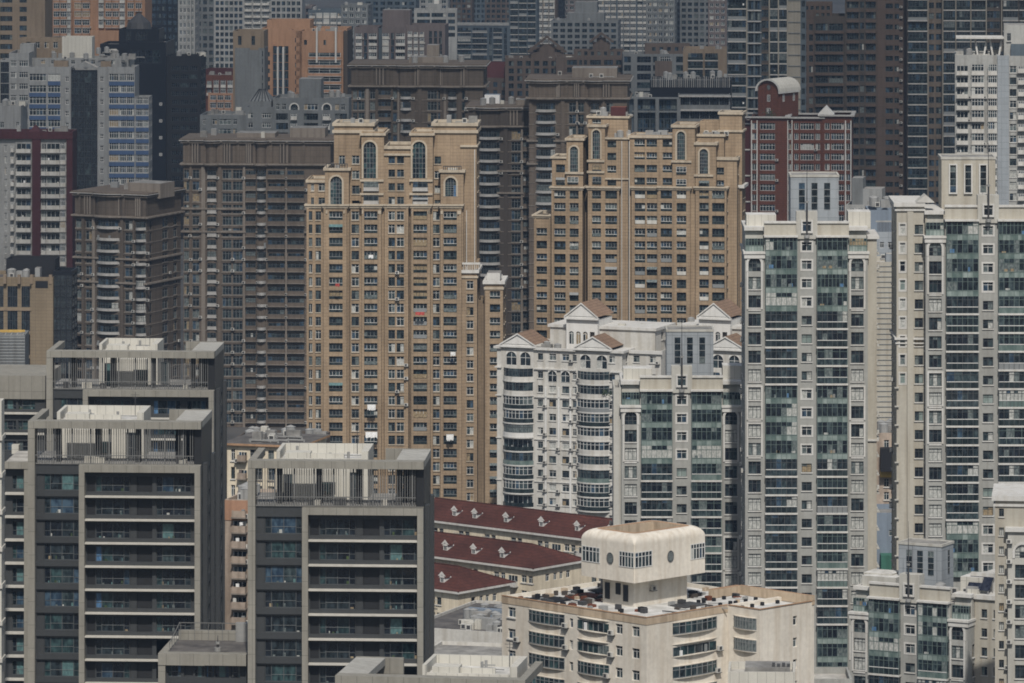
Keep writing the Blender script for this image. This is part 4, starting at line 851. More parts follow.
# ================================================================ grey towers with green glazed bays
GT = 'grey towers with green glazed bays'
def glazed_tower(label, x0, yc, d, rz=0, n=24, glazed=(0, 1, 2, 3, 8, 9, 10, 11, 21, 22, 23, 24), ph=(7.9, 16, 5, 11.5, 9.9), phm='gtow_blue', sk='slot', dep=15, du=0.0, mir=False, left=True, right=True, pitch=3.1, caps=True, rcols=(), lcols=()):
    b = B('glazed_tower', label, x0, d, rz, GT); b.mat = 'gtow'; z0 = b.z(yc, 10)
    fl = lambda k: z0 - pitch * k
    cw = [(fl(k) - pitch + .75, fl(k) - .85) for k in range(n)]
    # central block, built as one wall with framed and plain middle windows
    mb = b.part('wall')
    def strip(u0_, u1_, za, zb, cols): b.face((u0_, 0), 0, u1_ - u0_, za, zb, cols, 'gtow')
    strip(3.2 + du, 8.8 + du, 0, z0 + .02, []); strip(11.95 + du, 17.45 + du, 0, z0 + .02, [])
    for k in range(n):
        strip(8.8 + du, 11.95 + du, fl(k + 1), fl(k) if k else z0 + .02, [(.72, 2.42, 'fr2' if k in glazed else 'gt2', [cw[k]])])
    strip(8.8 + du, 11.95 + du, 0, fl(n), [])
    mb.box(3.2 + du, 17.45 + du, .6, dep, 0, z0 + .01, 'gtow', top='roof_pale')
    for k in range(n):
        for (ua, ub) in ((3.45, 8.7), (12.1, 17.15)):
            g_ = k in glazed; uc = (ua + ub) / 2 + du
            b.feat('glz' if g_ else 'glb', uc, 0, fl(k + 1), 0, ub - ua, pitch - .01)
            if k and g_ != ((k - 1) in glazed) and g_: b.part('cornice').box(ua + du - .15, ub + du + .15, -1.05, .01, fl(k) - .005, fl(k) + .22, 'trim_white')
    co = b.part('cornice'); pa = b.part('parapet')
    for (ua, ub) in ((3.2, 8.8), (11.95, 17.45)):
        co.box(ua + du - .05, ub + du + .05, -1.15, .3, z0 + .022, z0 + .32, 'trim_white'); pa.box(ua + du, ub + du, -.05, .35, z0 + .33, z0 + 2.3, 'gtow_taupe')
        co.box(ua + du - .05, ub + du + .05, -.3, .45, z0 + 2.3, z0 + 2.65, 'trim_white')
    # middle pylon with its own window and mast
    py = b.part('pylon'); py.box(8.6 + du, 12.15 + du, -.35, 1.8, z0 - .3, z0 + 4.3, 'gtow_light')
    b.feat('fr2', 10.37 + du, -.37, z0 + .95, 0, 1.5, 1.7); b.mast(10.37 + du, -.7, z0 - .1, z0 + 13)
    if ph:
        a, c, y0, y1, hh = ph
        q = b.new('penthouse'); q.box(a + du, c + du, y0, y1, z0, z0 + hh, phm, top='roof_grey')
        for t in ((a - .12, c + .12, y0 - .12, y0 + .2), (a - .12, c + .12, y1 - .2, y1 + .12), (a - .12, a + .2, y0 + .2, y1 - .2), (c - .2, c + .12, y0 + .2, y1 - .2)): q.box(t[0] + du, t[1] + du, t[2], t[3], z0 + hh - .25, z0 + hh + .15, 'gtow_light')
        b.owner = q
        for k in range(3): b.feat(sk, a + 1.9 + k * (c - a - 3.2) / 2.3 + du, y0 - .02, z0 + hh * .42, 0, 1.0, hh * .46)
        b.feat('slot', c + .02 + du, y0 + 3, z0 + hh * .42, math.pi / 2, .8, hh * .46); b.owner = None
    b.clutter(4 + du, 8, 1.5, 4, z0 + .05, 3, int(d), ('ac', 'vent_box', 'pipe')); b.clutter(12 + du, 16, 1.5, 4, z0 + .05, 3, int(d) + 5, ('ac', 'pipe', 'water_tank'))
    # side columns with arched windows
    for (ua, ub, on, sgn) in ((0, 3.2, left, 0), (17.45, 20.6, right, 1)):
        if not on: continue
        zc = fl(1) + .3; ua += du; ub += du
        if sgn == 0: ua += .0
        rows2 = [(fl(k + 1) + .55, fl(k) - .45) for k in range(1, n)]
        arch = [(fl(2) + .45, fl(1) - .25)]
        plain = rows2[1:]
        h0 = .55 if sgn == 0 else .35
        b.face((ua, -.35), 0, ub - ua, fl(2) + .3, zc, [(h0, h0 + 2.1, 'gtarch', arch)], 'gtow'); b.face((ua, -.35), 0, ub - ua, 0, fl(2) + .3, [(h0, h0 + 2.1, 'gt3', plain)], 'gtow')
        side = [(2, 3, 'gt2', plain), (6, 7.5, 'gt2', plain), (10, 11, 'gt2', plain)]
        b.face((ub, -.35), 90, dep, 0, zc, side if sgn else [], 'gtow'); b.face((ua, dep - .35), -90, dep, 0, zc, side if not sgn else [], 'gtow')
        b.part('roof').poly([(ua, -.35, zc), (ub, -.35, zc), (ub, dep - .35, zc), (ua, dep - .35, zc)], 'roof_pale')
        co.box(ua - .3, ub + .3, -.8, dep, zc + .003, zc + .35, 'trim_white'); co.box(ua - .15, ub + .15, -.62, dep - .2, zc - .75, zc + .001, 'trim_white')
        fr = b.part('window_surround')
        for (ka, kb) in ((2, 4), (8, 10), (10, 12), (21, 23)):
            if kb > n: continue
            zt_, zb_ = fl(ka) + (-.1 if ka > 2 else .4), fl(kb) + .3
            fr.box(ua + h0 - .3, ua + h0 - .02, -.5, -.34, zb_, zt_, 'trim_white'); fr.box(ua + h0 + 2.12, ua + h0 + 2.4, -.5, -.34, zb_, zt_, 'trim_white')
            fr.box(ua + h0 - .02, ua + h0 + 2.12, -.5, -.34, zb_ - .25, zb_, 'trim_white')
            if ka > 2: fr.box(ua + h0 - .02, ua + h0 + 2.12, -.5, -.34, zt_ - .25, zt_, 'trim_white')
        # sun room and upper wall over the column
        b.part('upper_wall').box(ua + .1, ub - .1, 1.6, dep - 1, zc + .352, z0 + 1.5, 'gtow_light', top='roof_pale'); b.feat('glz', (ua + ub) / 2, 1.3, zc + .36, 0, ub - ua - .25, 2.1)
        co.box(ua - .1, ub + .1, .9, dep - .8, z0 + 1.0, z0 + 1.5 + .05, 'trim_white')
        if caps: b.new('roof_tank').box(ua + (.1 if sgn else .4), ua + (3.9 if sgn else 5.4), 4.0, 8.5, z0 + 1.0, z0 + (3.9 if sgn else 3.4), 'cream_roof', top='roof_white')
    return b, z0, fl
b, z0, fl = glazed_tower('tallest grey tower with green glazed bays, right of centre beside the cream slab', 745, 237, 983, n=29)
b.blockm(20.62, 22.2, 1.0, 12, 0, z0 - .4, [], [(1, 2.2, 'gt2', [(fl(k) + .8, fl(k) + 2.2) for k in range(1, 29)])], (), mat='gtow_taupe'); b.part('cornice').box(20.6, 22.6, .6, 13.2, z0 - .4, z0 + .1, 'trim_white')
for k in (11, 19, 24): b.part('cornice').box(20.58, 22.55, .7, 3, fl(k) - .3, fl(k), 'trim_white')
for k in range(1, 28): b.new('side_ledge').box(22.2, 22.75, 2.5, 6, fl(k) - .1, fl(k) + .06, 'gtow_light')
b, z0, fl = glazed_tower('grey tower with green glazed bays directly in front of the white gabled tower', 617, 391, 1006, n=21, du=.75, glazed=(0, 1, 2, 3, 16, 17, 18, 19))
b.blockm(-.6, .72, .6, 12, 0, z0 + .5, [], (), [(2, 3.2, 'gt2', [(fl(k) + .8, fl(k) + 2.2) for k in range(1, 20)])], mat='gtow_light')
b, z0, fl = glazed_tower('grey tower with green glazed bays cut off by the right edge', 925.5, 221, 970, n=29, glazed=(0, 1, 2, 3, 16, 17, 18, 19, 20), ph=(3.1, 12.1, 6, 13, 10.0), phm='gtow_taupe', sk='slotw', right=True, caps=False)
RW = lambda k0, k1, h: [(fl(k + 1) + .7, fl(k + 1) + .7 + h) for k in range(k0, k1)]
b.blockm(b.u(897.5), -.02, 2.2, 13, 0, z0 + 2.6, [(.55, 1.45, 'fr1', RW(0, 9, 1.7)), (3.0, 4.4, 'gt2', RW(0, 28, 1.6))], (), [(1.2, 2.6, 'gt2', RW(0, 28, 1.6)), (6, 7, 'gt2', RW(0, 28, 1.6))], mat='gtow_taupe')
ul = b.u(897.5)
for (y, hh, p) in ((z0 + 2.2, .7, .5), (z0 + 1.5, .3, .3), (fl(7) + 1.8, .35, .35), (fl(7) + 1.1, .2, .2)): b.part('cornice').box(ul - p, .1, 2.2 - p, 15.4, y, y + hh, 'trim_white')
b.part('pier').box(ul + 1.75, ul + 2.75, 1.7, 2.19, 0, z0 + 1.4, 'gtow_taupe'); b.part('pier').box(ul + 4.7, ul + 4.98, 1.5, 2.19, 0, z0 + 1.4, 'gtow_taupe')
q = b.part('pediment'); z_ = z0 + 2.9
q.poly([(ul + 3.2, 1.6, z_), (ul + 6.3, 1.6, z_), (ul + 4.75, 1.6, z_ + 1.3)], 'trim_white'); q.poly([(ul + 3.2, 1.6, z_), (ul + 4.75, 1.6, z_ + 1.3), (ul + 4.75, 5, z_ + 1.3), (ul + 3.2, 5, z_)], 'gtow_light'); q.poly([(ul + 6.3, 1.6, z_), (ul + 4.75, 1.6, z_ + 1.3), (ul + 4.75, 5, z_ + 1.3), (ul + 6.3, 5, z_)], 'gtow_light')
for k in range(1, 28): b.new('side_ledge').box(ul + 4.5, ul + 5.1, 1.3, 2.18, fl(k) - .1, fl(k) + .06, 'gtow_light')
for k in range(9, 27):
    b.new('corner_ledge').box(ul - .35, ul + .35, 1.8, 2.19, fl(k) - .08, fl(k) + .12, 'gtow_light')
b, z0, fl = glazed_tower('short grey tower with green glazed bays and a solar heater at the lower right', 851.5, 600.5, 955, rz=-27, n=12, glazed=(0, 1, 2, 9, 10), ph=(6.4, 14.0, 4.5, 9.5, 8.6), dep=13)
b.part('upper_wall').box(1, 7, 2, 9, z0 + 1, z0 + 3.2, 'gtow_light', top='roof_white')
sp = b.new('solar_heater'); sp.poly([(19, 3, z0 + 2.0), (23, 3, z0 + 2.0), (23, 5, z0 + 4.2), (19, 5, z0 + 4.2)], 'solar'); sp.bar((19, 5.1, z0 + 4.3), (23, 5.1, z0 + 4.3), .3, 'trim_white')
for x in (19.2, 22.8): sp.bar((x, 5, z0 + 1.5), (x, 5, z0 + 4.2), .06, 'metal'); sp.bar((x, 3, z0 + 1.5), (x, 3, z0 + 2.0), .06, 'metal')
b.blockm(20.62, 26, 2.5, 9, 0, z0 + 1.4, [(1.2, 2.2, 'gt2', [(fl(k) + .8, fl(k) + 2.2) for k in range(1, 12)]), (3.3, 4.3, 'gt2', [(fl(k) + .8, fl(k) + 2.2) for k in range(1, 12)])], (), (), mat='gtow_taupe')
b.part('cornice').box(20.4, 26.3, 2.1, 11.8, z0 + .7, z0 + 1.42, 'trim_white'); b.new('roof_tank').box(21, 24.5, 6, 9.5, z0 + 1, z0 + 4.6, 'trim_white')
b.mast(26.5, .5, z0 - 14, z0 + 5.0, 'drain_pole'); b.clutter(13, 20, 1, 4, z0 + 1.0, 8, 3)
b = B('pale_tower', 'pale tower with a white cornice and air conditioners at the lower right edge', 995, 905, -6, None); b.mat = 'gtow_taupe'
u0, u1, z1 = b.block(995, 1062, 497, 0, 14, '999-1004:gt2', [(509, 18.9, 8, 10)], roofmat='roof_pale')
rr = [(z1 - 9.3 - 3.1 * k, z1 - 7.2 - 3.1 * k) for k in range(7)]
ua = b.u(1008)
b.face((ua, -1.2), 0, 8.6, z1 - 9.5, z1 - 5.2, [(1.1, 3.4, 'gtarch', [rr[0]])], 'gtow_light'); b.face((ua, -1.2), 0, 8.6, 0, z1 - 9.5, [(1.1, 3.4, 'gt3', rr[1:])], 'gtow_light'); b.face((ua, 0), -90, 1.2, 0, z1 - 5.2, [], 'gtow_light')
b.part('roof').poly([(ua, -1.2, z1 - 5.2), (ua + 8.6, -1.2, z1 - 5.2), (ua + 8.6, 0, z1 - 5.2), (ua, 0, z1 - 5.2)], 'roof_pale')
for (z_, h, p) in ((z1 - .6, .75, .5), (z1 - 1.5, .4, .25)): b.part('cornice').box(u0 - p, u1, -p, 14, z_, z_ + h, 'trim_white')
b.part('cornice').box(ua - .4, ua + 9, -1.7, .1, z1 - 5.2, z1 - 4.6, 'trim_white')
for k in range(6): b.feat('ac', ua + .2, -1.2, z1 - 7.0 - 3.1 * k, 0, .84, .62)

# ================================================================ white tower with gables and curved balconies (two alike)
GW = 'white towers with brown gables'
def gable(b, ua, ub, w, z, dep, h=2.4, roof='roof_tile', oh=.5):
    q = b.new('gable'); um = (ua + ub) / 2; a, c = ua - oh, ub + oh; f = w - .35
    q.poly([(a, f, z), (c, f, z), (um, f, z + h)], 'white_clean'); q.poly([(a + .9, f - .12, z + .32), (c - .9, f - .12, z + .32), (um, f - .12, z + h - .45)], 'white_clean')
    for s0, s1 in (((a, z), (um, z + h)), ((um, z + h), (c, z))):
        q.poly([(s0[0], f - .3, s0[1] - .02), (s1[0], f - .3, s1[1] - .02), (s1[0], f - .3, s1[1] + .3), (s0[0], f - .3, s0[1] + .3)], 'white_clean')
        q.poly([(s0[0], f - .3, s0[1] + .3), (s1[0], f - .3, s1[1] + .3), (s1[0], w + dep, s1[1] + .3), (s0[0], w + dep, s0[1] + .3)], roof)
        q.poly([(s0[0], f - .3, s0[1] - .02), (s1[0], f - .3, s1[1] - .02), (s1[0], f, s1[1] - .02), (s0[0], f, s0[1] - .02)], 'white_clean')
    q.box(a, c, f - .35, w + .2, z - .4, z - .005, 'white_clean'); q.poly([(a, w + dep, z), (um, w + dep, z + h), (c, w + dep, z)], 'white_wall')
def white_tower(label, dx, d):
    b = B('white_tower', label, 497 + dx, d, -21, GW); b.mat = 'white_wall'
    X = lambda px: b.u(px + dx)
    L = X(622); zt = b.z(349.5, X(560)); z2 = b.z(412.7, X(594)); fl = lambda k: z2 - 14 * d / F * (k - 2)
    b1, b2 = (X(503), X(533.5)), (X(577), X(610))
    rr = [(fl(k) + .85, fl(k) + 2.35) for k in range(0, 15)]; r0 = [(fl(-1) + .6, fl(-1) + 2.1)]
    va = [(fl(0) - .2, fl(0) + 2.5)]
    fc = [(b1[0] + .7, b1[0] + 3.1, 'warch', [(zt - 3.8, zt - .9)]), (b1[1] - 3.1, b1[1] - .7, 'warch', [(zt - 3.8, zt - .9)]), (b2[0] + .7, b2[0] + 3.1, 'warch', [(zt - 3.8, zt - .9)]), (b2[1] - 3.1, b2[1] - .7, 'warch', [(zt - 3.8, zt - .9)])]
    md = X(539); g = (b2[0] - b1[1])
    mc = [(b1[1] + g * f0, b1[1] + g * f1, st, rr[(3 if st == 'warchx' else 0):]) for f0, f1, st in ((.10, .22, 'wwin'), (.36, .52, 'wwin'), (.66, .82, 'wwin'), (.90, .99, 'wwin'))]
    mc = [(a_, c_, st, r_[1:] if k in (1, 2) else r_) for k, (a_, c_, st, r_) in enumerate(mc)]; mc += [(L - 3.0, L - 1.6, 'wwin', rr)]
    for f0, f1 in ((.34, .54), (.64, .84)): b.feat('warch', b1[1] + g * (f0 + f1) / 2, -.02, fl(0) + .2, 0, g * (f1 - f0), 2.4)
    top = [(zt - 2.4, zt - 1.0)]
    mc = [(a, c, st, sorted(r_ + top)) for a, c, st, r_ in mc]
    side = [(2.5, 4, 'wwin', rr + top), (7, 8.5, 'wwin', rr + top), (12, 13.5, 'wwin', rr + top)]
    b.blockm(0, L, 0, 19, 0, zt, fc + mc, side, side, roofmat='roof_pale')
    for (ua, ub) in (b1, b2):
        for k in range(0, 15): b.feat('wbw' if k < 2 else 'wb', (ua + ub) / 2, 0, fl(k) - .05, 0, ub - ua, 3.0)
        gable(b, ua - .1, ub + .1, 0, zt + .5, 8.5)
    co = b.part('cornice')
    for (z, h, p) in ((zt - .25, .5, .55), (fl(0) + 2.75, .28, .4), (fl(2) + 2.75, .22, .3), (fl(5) + 2.7, .16, .22), (fl(8) + 2.7, .16, .22), (fl(11) + 2.7, .16, .22)):
        co.box(-p, b1[0] - .3, -p, 19, z, z + h, 'trim_white'); co.box(b1[1] + .2, b2[0] - .2, -p, .2, z, z + h, 'trim_white'); co.box(b2[1] + .2, L + p, -p, 19 + p, z, z + h, 'trim_white')
    for f in (.29, .59, .86): b.part('pilaster').box(b1[1] + g * f - .22, b1[1] + g * f + .22, -.3, -.003, 0 if f != .59 else fl(5), fl(1) + 2.0, 'white_clean')
    # upper storey set back, with the large gable over an arcade
    zu = b.z(326, X(590), 8); ua, ub = b.u(550 + dx, 7), b.u(655 + dx, 7); m0, m1 = b.u(566 + dx, 5.6), b.u(598 + dx, 5.6)
    b.blockm(ua, ub, 7, 12, zt - 1, zu, [], [(4, 5.4, 'wwin', [(zu - 2.8, zu - 1.2)])], (), mat='white_wall', roofmat='roof_pale')
    co.box(ua - .4, ub + .4, 6.6, 19.4, zu - .5, zu + .1, 'trim_white')
    mid = (m0 + m1) / 2; b.blockm(mid - 3.6, mid + 3.6, 5.6, 9, zt - 1, zu + 1.6, [(mid - 3.0 + 1.6 * k - mid + 3.6, mid - 1.9 + 1.6 * k - mid + 3.6, 'warch', [(zt + .6, zt + 3.4)]) for k in range(4)], (), (), mat='white_clean', par=0)
    gable(b, mid - 3.4, mid + 3.4, 5.6, zu + 1.9, 9.5, h=3.0)
    le = b.u(661 + dx, 3); b.blockm(L + .002, le, 3, 15.8, 0, zt + .2, [(k, k + 1.4, 'wwin', rr + top) for k in (1.5, 5.2, 8.5)], [(3, 4.5, 'wwin', rr + top), (8, 9.5, 'wwin', rr + top)], (), mat='white_wall', roofmat='roof_pale'); co.box(L + .6, le + .4, 2.6, 3.0, zt - .5, zt + .15, 'trim_white')
    b.clutter(1, L, 1.5, 6, zt - .9, 7, int(d)); b.clutter(ua, ub, 9, 17, zu - .9, 6, int(d) + 1)
    q = b.new('roof_planting')
    rr_ = random.Random(7)
    for k in range(60):
        x, y, z = X(604) + rr_.uniform(0, 2.2), -1.2 + rr_.uniform(-.4, .5), fl(1) + .9 + rr_.uniform(0, 1.1); s_ = rr_.uniform(.15, .4); a_ = rr_.uniform(0, 6)
        q.poly([(x, y, z), (x + s_ * math.cos(a_), y + s_ * math.sin(a_), z + .1), (x + s_ * .5, y, z + s_)], 'leaf')
    return b
white_tower('white tower with curved balconies and brown gables in front of the tan towers', 0, 1262)
white_tower('white gabled tower mostly hidden behind the grey glazed towers', 132.5, 1268)

# ================================================================ the two tan towers
GB = 'tan towers with arched top windows'
b = B('tan_tower', 'tall tan tower with white cornices and arched top windows left of centre', 306.5, 1300, -3, GB); b.mat = 'beige'; b.smat = 'beige_dark'  # right sides take the darker beige, their shade painted in
RW_ = [(211.2, 13.2, 8.9, 25)]; RS = [(211.6, 13.2, 7.4, 25)]
V = [  # x0, x1, step back, columns
 (306.5, 323.5, 1.0, '308.3-312.3:be1 315.6-321.6:be2'), (323.5, 347, 0, '329-342.6:be4'), (347, 350.5, 1.9, ''),
 (350.5, 361.8, 1.5, '351.5-359:be2'), (361.8, 381.3, .1, '363.3-377.4:be4'), (381.3, 384.5, 1.6, ''),
 (384.5, 408.5, .7, '388.4-395:be2 396.6-404:be2'), (408.5, 411, 1.6, ''), (411, 430.2, .05, '412.5-427:be4'),
 (430.2, 440.4, 1.5, '432.5-439.6:be2'), (440.4, 461.5, .15, '443.4-456.8:be4')]
for (xa, xb, w, cols) in V:
    if xb - xa > 15:
        for q in (xa, xb - 2.6): b.part('pilaster').box(b.u(q + .2, w), b.u(q + 2.4, w), w - .25, w - .005, 0, b.z(208.3), 'beige')
    b.block(xa, xb, 205, w, 16 - w, cols, RW_, mat='beige' if cols else 'beige_dark', rc='4-5.2:be1' if xb > 460 else '', ybase=None)  # grooves without windows get shade as a darker wall colour
for (y0, y1, p) in ((204.4, 205.9, .5), (206.1, 208.0, .25)):
    for (xa, xb, w, cols) in V:
        if cols: b.band(xa, xb, y0, y1, w, 2 if xb < 460 else 15.8 - w, p, 'beige_trim')
for (xa, xb) in ((323.6, 327.5), (343.5, 346.8), (361.9, 363.1), (378, 381.2), (411.1, 412.3), (427.6, 430), (440.6, 443), (457.4, 461)): b.part('capital').box(b.u(xa), b.u(xb), -.2, .9, b.z(213.5), b.z(210), 'beige_trim')
# set back upper part: rows below the crown
up = [(152.6, 13.1, 7.5, 4)]
b.block(384, 412, 146.5, 1.6, 13, '388.5-395:be2 397-404:be2', [(156, 13.6, 7.4, 4)])
b.block(361.5, 384, 131.5, 1.2, 12, '363.5-376:bearch', [(141.5, 60, 37, 1)])
b.block(411, 433, 131.5, 1.2, 12, '412.5-425.5:bearch', [(141.5, 60, 37, 1)])
for (xa, xb) in ((361.5, 382), (411, 431)):
    for k in range(2): b.feat('tkw', b.u((xa + xb) / 2 - 1), 1.2, b.z(191 + 13.5 * k), 0, 3.3, 2.2)
    b.feat('be4', b.u((xa + xb) / 2 - 1), 1.15, b.z(191.5), 0, 3.4, 1.6); b.feat('be4', b.u((xa + xb) / 2 - 1), 1.15, b.z(204), 0, 3.4, 1.5)
b.block(334, 373, 123.5, 3.5, 11, '339-345:be2 352-359.5:be2', [(155.5, 15, 8.5, 4)])
b.block(433, 476.5, 123.8, 3.5, 11, '434.5-441:be2', [(156.5, 14.5, 7.5, 4)], rc='3-4:be1 7-8:be1')
b.block(307.5, 327, 179, 2, 11, '311-314:be1 318.5-325:be2', [(183.5, 14, 7.5, 2)])
b.block(325, 349, 169, .9, 12, '330.3-342:bearch', [(176.3, 60, 28.6, 1)])
b.block(440.5, 463.5, 171, .9, 13, '445.2-456.2:bearch', [(177.5, 60, 19, 1)])
b.block(461.4, 476, 205, 3.4, 12, '', None, rc='2-3:be1 6-7:be1', mat='beige')
for (xa, xb, y0, y1, w, dep) in ((361.5, 384, 133, 135.5, 1.2, 12), (411, 433, 133, 135.5, 1.2, 12), (334, 373, 123, 126, 3.5, 11), (433, 476.5, 123, 126, 3.5, 11), (334, 373, 130, 133, 3.5, 11), (433, 476.5, 130, 133, 3.5, 11),
        (384, 411.5, 146, 149, 1.6, 13), (325, 349, 168, 170.5, .9, 12), (440.5, 463.5, 170, 172.5, .9, 13), (307.5, 326, 180, 182.5, 2, 11), (384, 411.5, 153.5, 155.5, 1.6, .1), (361.6, 382, 179.5, 181.5, 1.2, .1), (411.2, 431, 179.5, 181.5, 1.2, .1), (361.6, 382, 193, 195, 1.2, .1), (411.2, 431, 193, 195, 1.2, .1), (462, 476, 145, 147, 3.5, 10)):
    b.band(xa, xb, y0, y1, w, dep, .38, 'beige_trim')
for (xa, xb, y) in ((326, 347, 167.5), (443, 461, 169.5)):
    ra = b.new('roof_railing')
    for k in range(9): ra.box(b.u(xa + (xb - xa) * k / 8) - .07, b.u(xa + (xb - xa) * k / 8) + .07, 1.0, 1.1, b.z(y + 1.5), b.z(y - 3.6), 'metal_dark')
    ra.box(b.u(xa), b.u(xb), 1.0, 1.1, b.z(y - 3), b.z(y - 3.8), 'metal_dark')
b.clutter(b.u(326), b.u(346), 2, 6, b.z(170), 5, 5, ('ac', 'vent_box')); b.clutter(b.u(443), b.u(456), 2, 6, b.z(172), 5, 6, ('ac', 'vent_box')); b.clutter(b.u(338), b.u(370), 5, 12, b.z(125), 4, 7); b.clutter(b.u(440), b.u(470), 5, 12, b.z(125), 4, 9)
b.part('drain_pipe').box(b.u(466), b.u(466.6), .9, 1.0, 0, b.z(210), 'trim_white'); b.part('drain_pipe').box(b.u(473.5), b.u(474.2), 3.1, 3.3, 0, b.z(150), 'trim_white')
# lower wings on its right
b.block(461.6, 477, 270, .5, 13, '466.7-473.4:be2', [(280.8, 13.25, 8, 18)], rc='3-4.5:be1 8-9:be1'); b.band(461.6, 477, 270, 273, .5, 13, .45); b.band(461.6, 477, 276, 278, .5, 13, .25, 'beige_trim')
for k in range(8): b.part('balustrade').box(b.u(463 + k * 2.2), b.u(463.5 + k * 2.2), .6, .8, b.z(271), b.z(263), 'trim_white')
b.part('balustrade').box(b.u(462), b.u(480), .5, .9, b.z(264), b.z(262), 'trim_white'); b.part('balustrade').box(b.u(463), b.u(478), 4, 8, b.z(271), b.z(261), 'beige')
b.block(477.05, 484.7, 300, 4, 10, '', None, mat='beige_dark')  # recess between the wings, its shade painted as darker beige
b.block(484.75, 503, 283, 1.2, 12, '489.8-500.2:be3', [(291, 13.25, 8, 18)], rc='3-4.5:be1 8-9:be1'); b.band(484.75, 503, 281, 284, 1.2, 12, .45); b.band(484.75, 503, 287, 289.5, 1.2, 12, .2, 'beige_trim'); b.pent(487, 500, 273, 282, 3, 6, 'trim_white', 'sun_room')

b = B('tan_tower', 'wide tan tower behind the white gabled block, with arched top windows and a stepped crown', 534, 1352, -9, GB); b.mat = 'beige'; b.smat = 'beige_dark'  # shade of the right sides painted by the darker beige
RB = [(190.1, 12.78, 8.7, 26)]
V = [(534, 550, 1.2, 215, '536.5-547:be3'), (551.5, 582.5, 0, 187, '554.2-565.6:be4 569.6-578.6:be3'), (587.8, 619, 0, 187, '592-601:be3 605.2-617:be4'),
     (631.5, 658.5, .5, 187, '634.6-645.2:be3 646.6-657.2:be3'), (658.5, 690, .05, 187, '660.6-672:be4 676.6-686.2:be3'), (695.5, 726.5, 0, 187, '699.2-708.8:be3 712-724.5:be4')]
for (xa, xb, w, yt, cols) in V:
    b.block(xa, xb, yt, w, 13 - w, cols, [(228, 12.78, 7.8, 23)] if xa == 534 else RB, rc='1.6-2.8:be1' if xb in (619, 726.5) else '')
    b.band(xa, xb, yt - .3, yt + 1.1, w, 12.9 - w, .5, 'beige_trim'); b.band(xa, xb, yt + 1.3, yt + 3.0, w, 12.9 - w, .22, 'beige_trim')
    cs = [float(k) for q in cols.split() for k in RX.match(q.split(':')[0]).groups()]; ed = [xa + .1] + [(cs[i] + cs[i + 1]) / 2 for i in range(1, len(cs) - 1, 2)] + [xb - 1.5]
    for q in ed: b.part('pilaster').box(b.u(q - (.6 if q not in (ed[0], ed[-1]) else 0)), b.u(q + (.6 if q not in (ed[0], ed[-1]) else 1.4)), w - .22, w - .005, 0, b.z(yt + 3.2), 'beige')
b.blockm(b.u(551), b.u(737), 4.5, 8, 0, b.z(190, b.u(640)), mat='beige_dark')  # body behind the grooves, coloured darker to stand in for shade
b.block(727, 742, 187, 5.5, 7, '737-739.4:be1', RB, rc='2-3:be1 4.5-5.5:be1', mat='beige'); b.band(727, 742, 185, 188, 5.5, 7, .6)
# crown
b.block(552, 568, 157, 1.2, 9, '556-565:be3', [(164.5, 13, 8, 2)]); b.block(566.5, 583, 137.5, .7, 9, '570-578:bearch', [(146.5, 60, 25.5, 1)]); b.block(588.5, 605, 124, .7, 9, '592.5-600:bearch', [(130, 60, 29, 1)])
b.block(604, 628, 137.5, 1.2, 9, '607.3-616.2:be3', [(140.2, 12.7, 7.4, 4)], rc='2-3:be1'); b.block(629.5, 673, 135, 1.6, 9, '634.3-644.8:be4 646.4-657:be4 662.6-672:be3', [(139.5, 12.7, 7.4, 4)])
b.block(672.5, 695, 124.5, .7, 10, '677-685:bearch', [(131.5, 60, 28.5, 1)]); b.block(695.5, 716, 143, .7, 9, '699.6-708:bearch', [(149, 60, 25, 1)]); b.block(712, 737, 157, 2.2, 8, '715-724:be3', [(167.5, 12.7, 7.4, 2)], rc='2-3:be1')
b.block(588, 628, 116, 5, 6, '592-601:be3', [(119, 20, 6, 1)]); b.block(697, 724, 134, 4, 7, '', None); b.block(719.5, 742, 112, 6, 6, '', None, rc='2-3:be1'); b.block(700, 722, 121, 7, 5, '', None)
for (xa, xb, y0, y1, w, dep) in ((552, 568, 156.5, 158.5, 1.2, 9), (566.5, 583, 138, 140.5, .7, 9), (588.5, 605, 124.5, 127, .7, 9), (604, 628, 137.5, 139.2, 1.2, 9), (629.5, 673, 135.5, 138, 1.6, 9), (672.5, 695, 125, 127.5, .7, 10), (695.5, 716, 142.5, 145, .7, 9), (712, 737, 157, 160, 2.2, 8),
        (588, 628, 116, 118, 5, 6), (697, 724, 134, 136.5, 4, 7), (719.5, 742, 112, 114.5, 6, 6), (719.5, 742, 130, 132, 6, 6), (566.5, 582, 172, 174, .7, .1), (588.5, 603, 160, 162, .7, .1), (672.7, 690, 160.5, 162.5, .7, .1), (695.5, 712, 174.5, 176.5, .7, .1), (604, 628, 178, 179.5, 1.2, .1), (588.5, 603, 171, 173, .7, .1)):
    b.band(xa, xb, y0, y1, w, dep, .35, 'beige_trim')
for (xa, xb, y) in ((567, 578, 178), (592, 601, 165.5), (592, 601, 177.5), (676, 686, 166.5), (676, 686, 179), (699, 709, 180)): b.feat('be3', b.u((xa + xb) / 2), .62, b.z(y + 6), 0, b.u(xb) - b.u(xa), 1.7)
b.clutter(b.u(592), b.u(626), 6, 10, b.z(117), 7, 31); b.clutter(b.u(698), b.u(722), 4.5, 9, b.z(135.5), 10, 32, ('ac', 'vent_box', 'pipe')); b.clutter(b.u(606), b.u(626), 2, 6, b.z(139), 5, 33); b.clutter(b.u(634), b.u(672), 3, 9, b.z(136), 7, 34, ('vent_box', 'pipe', 'ac'))
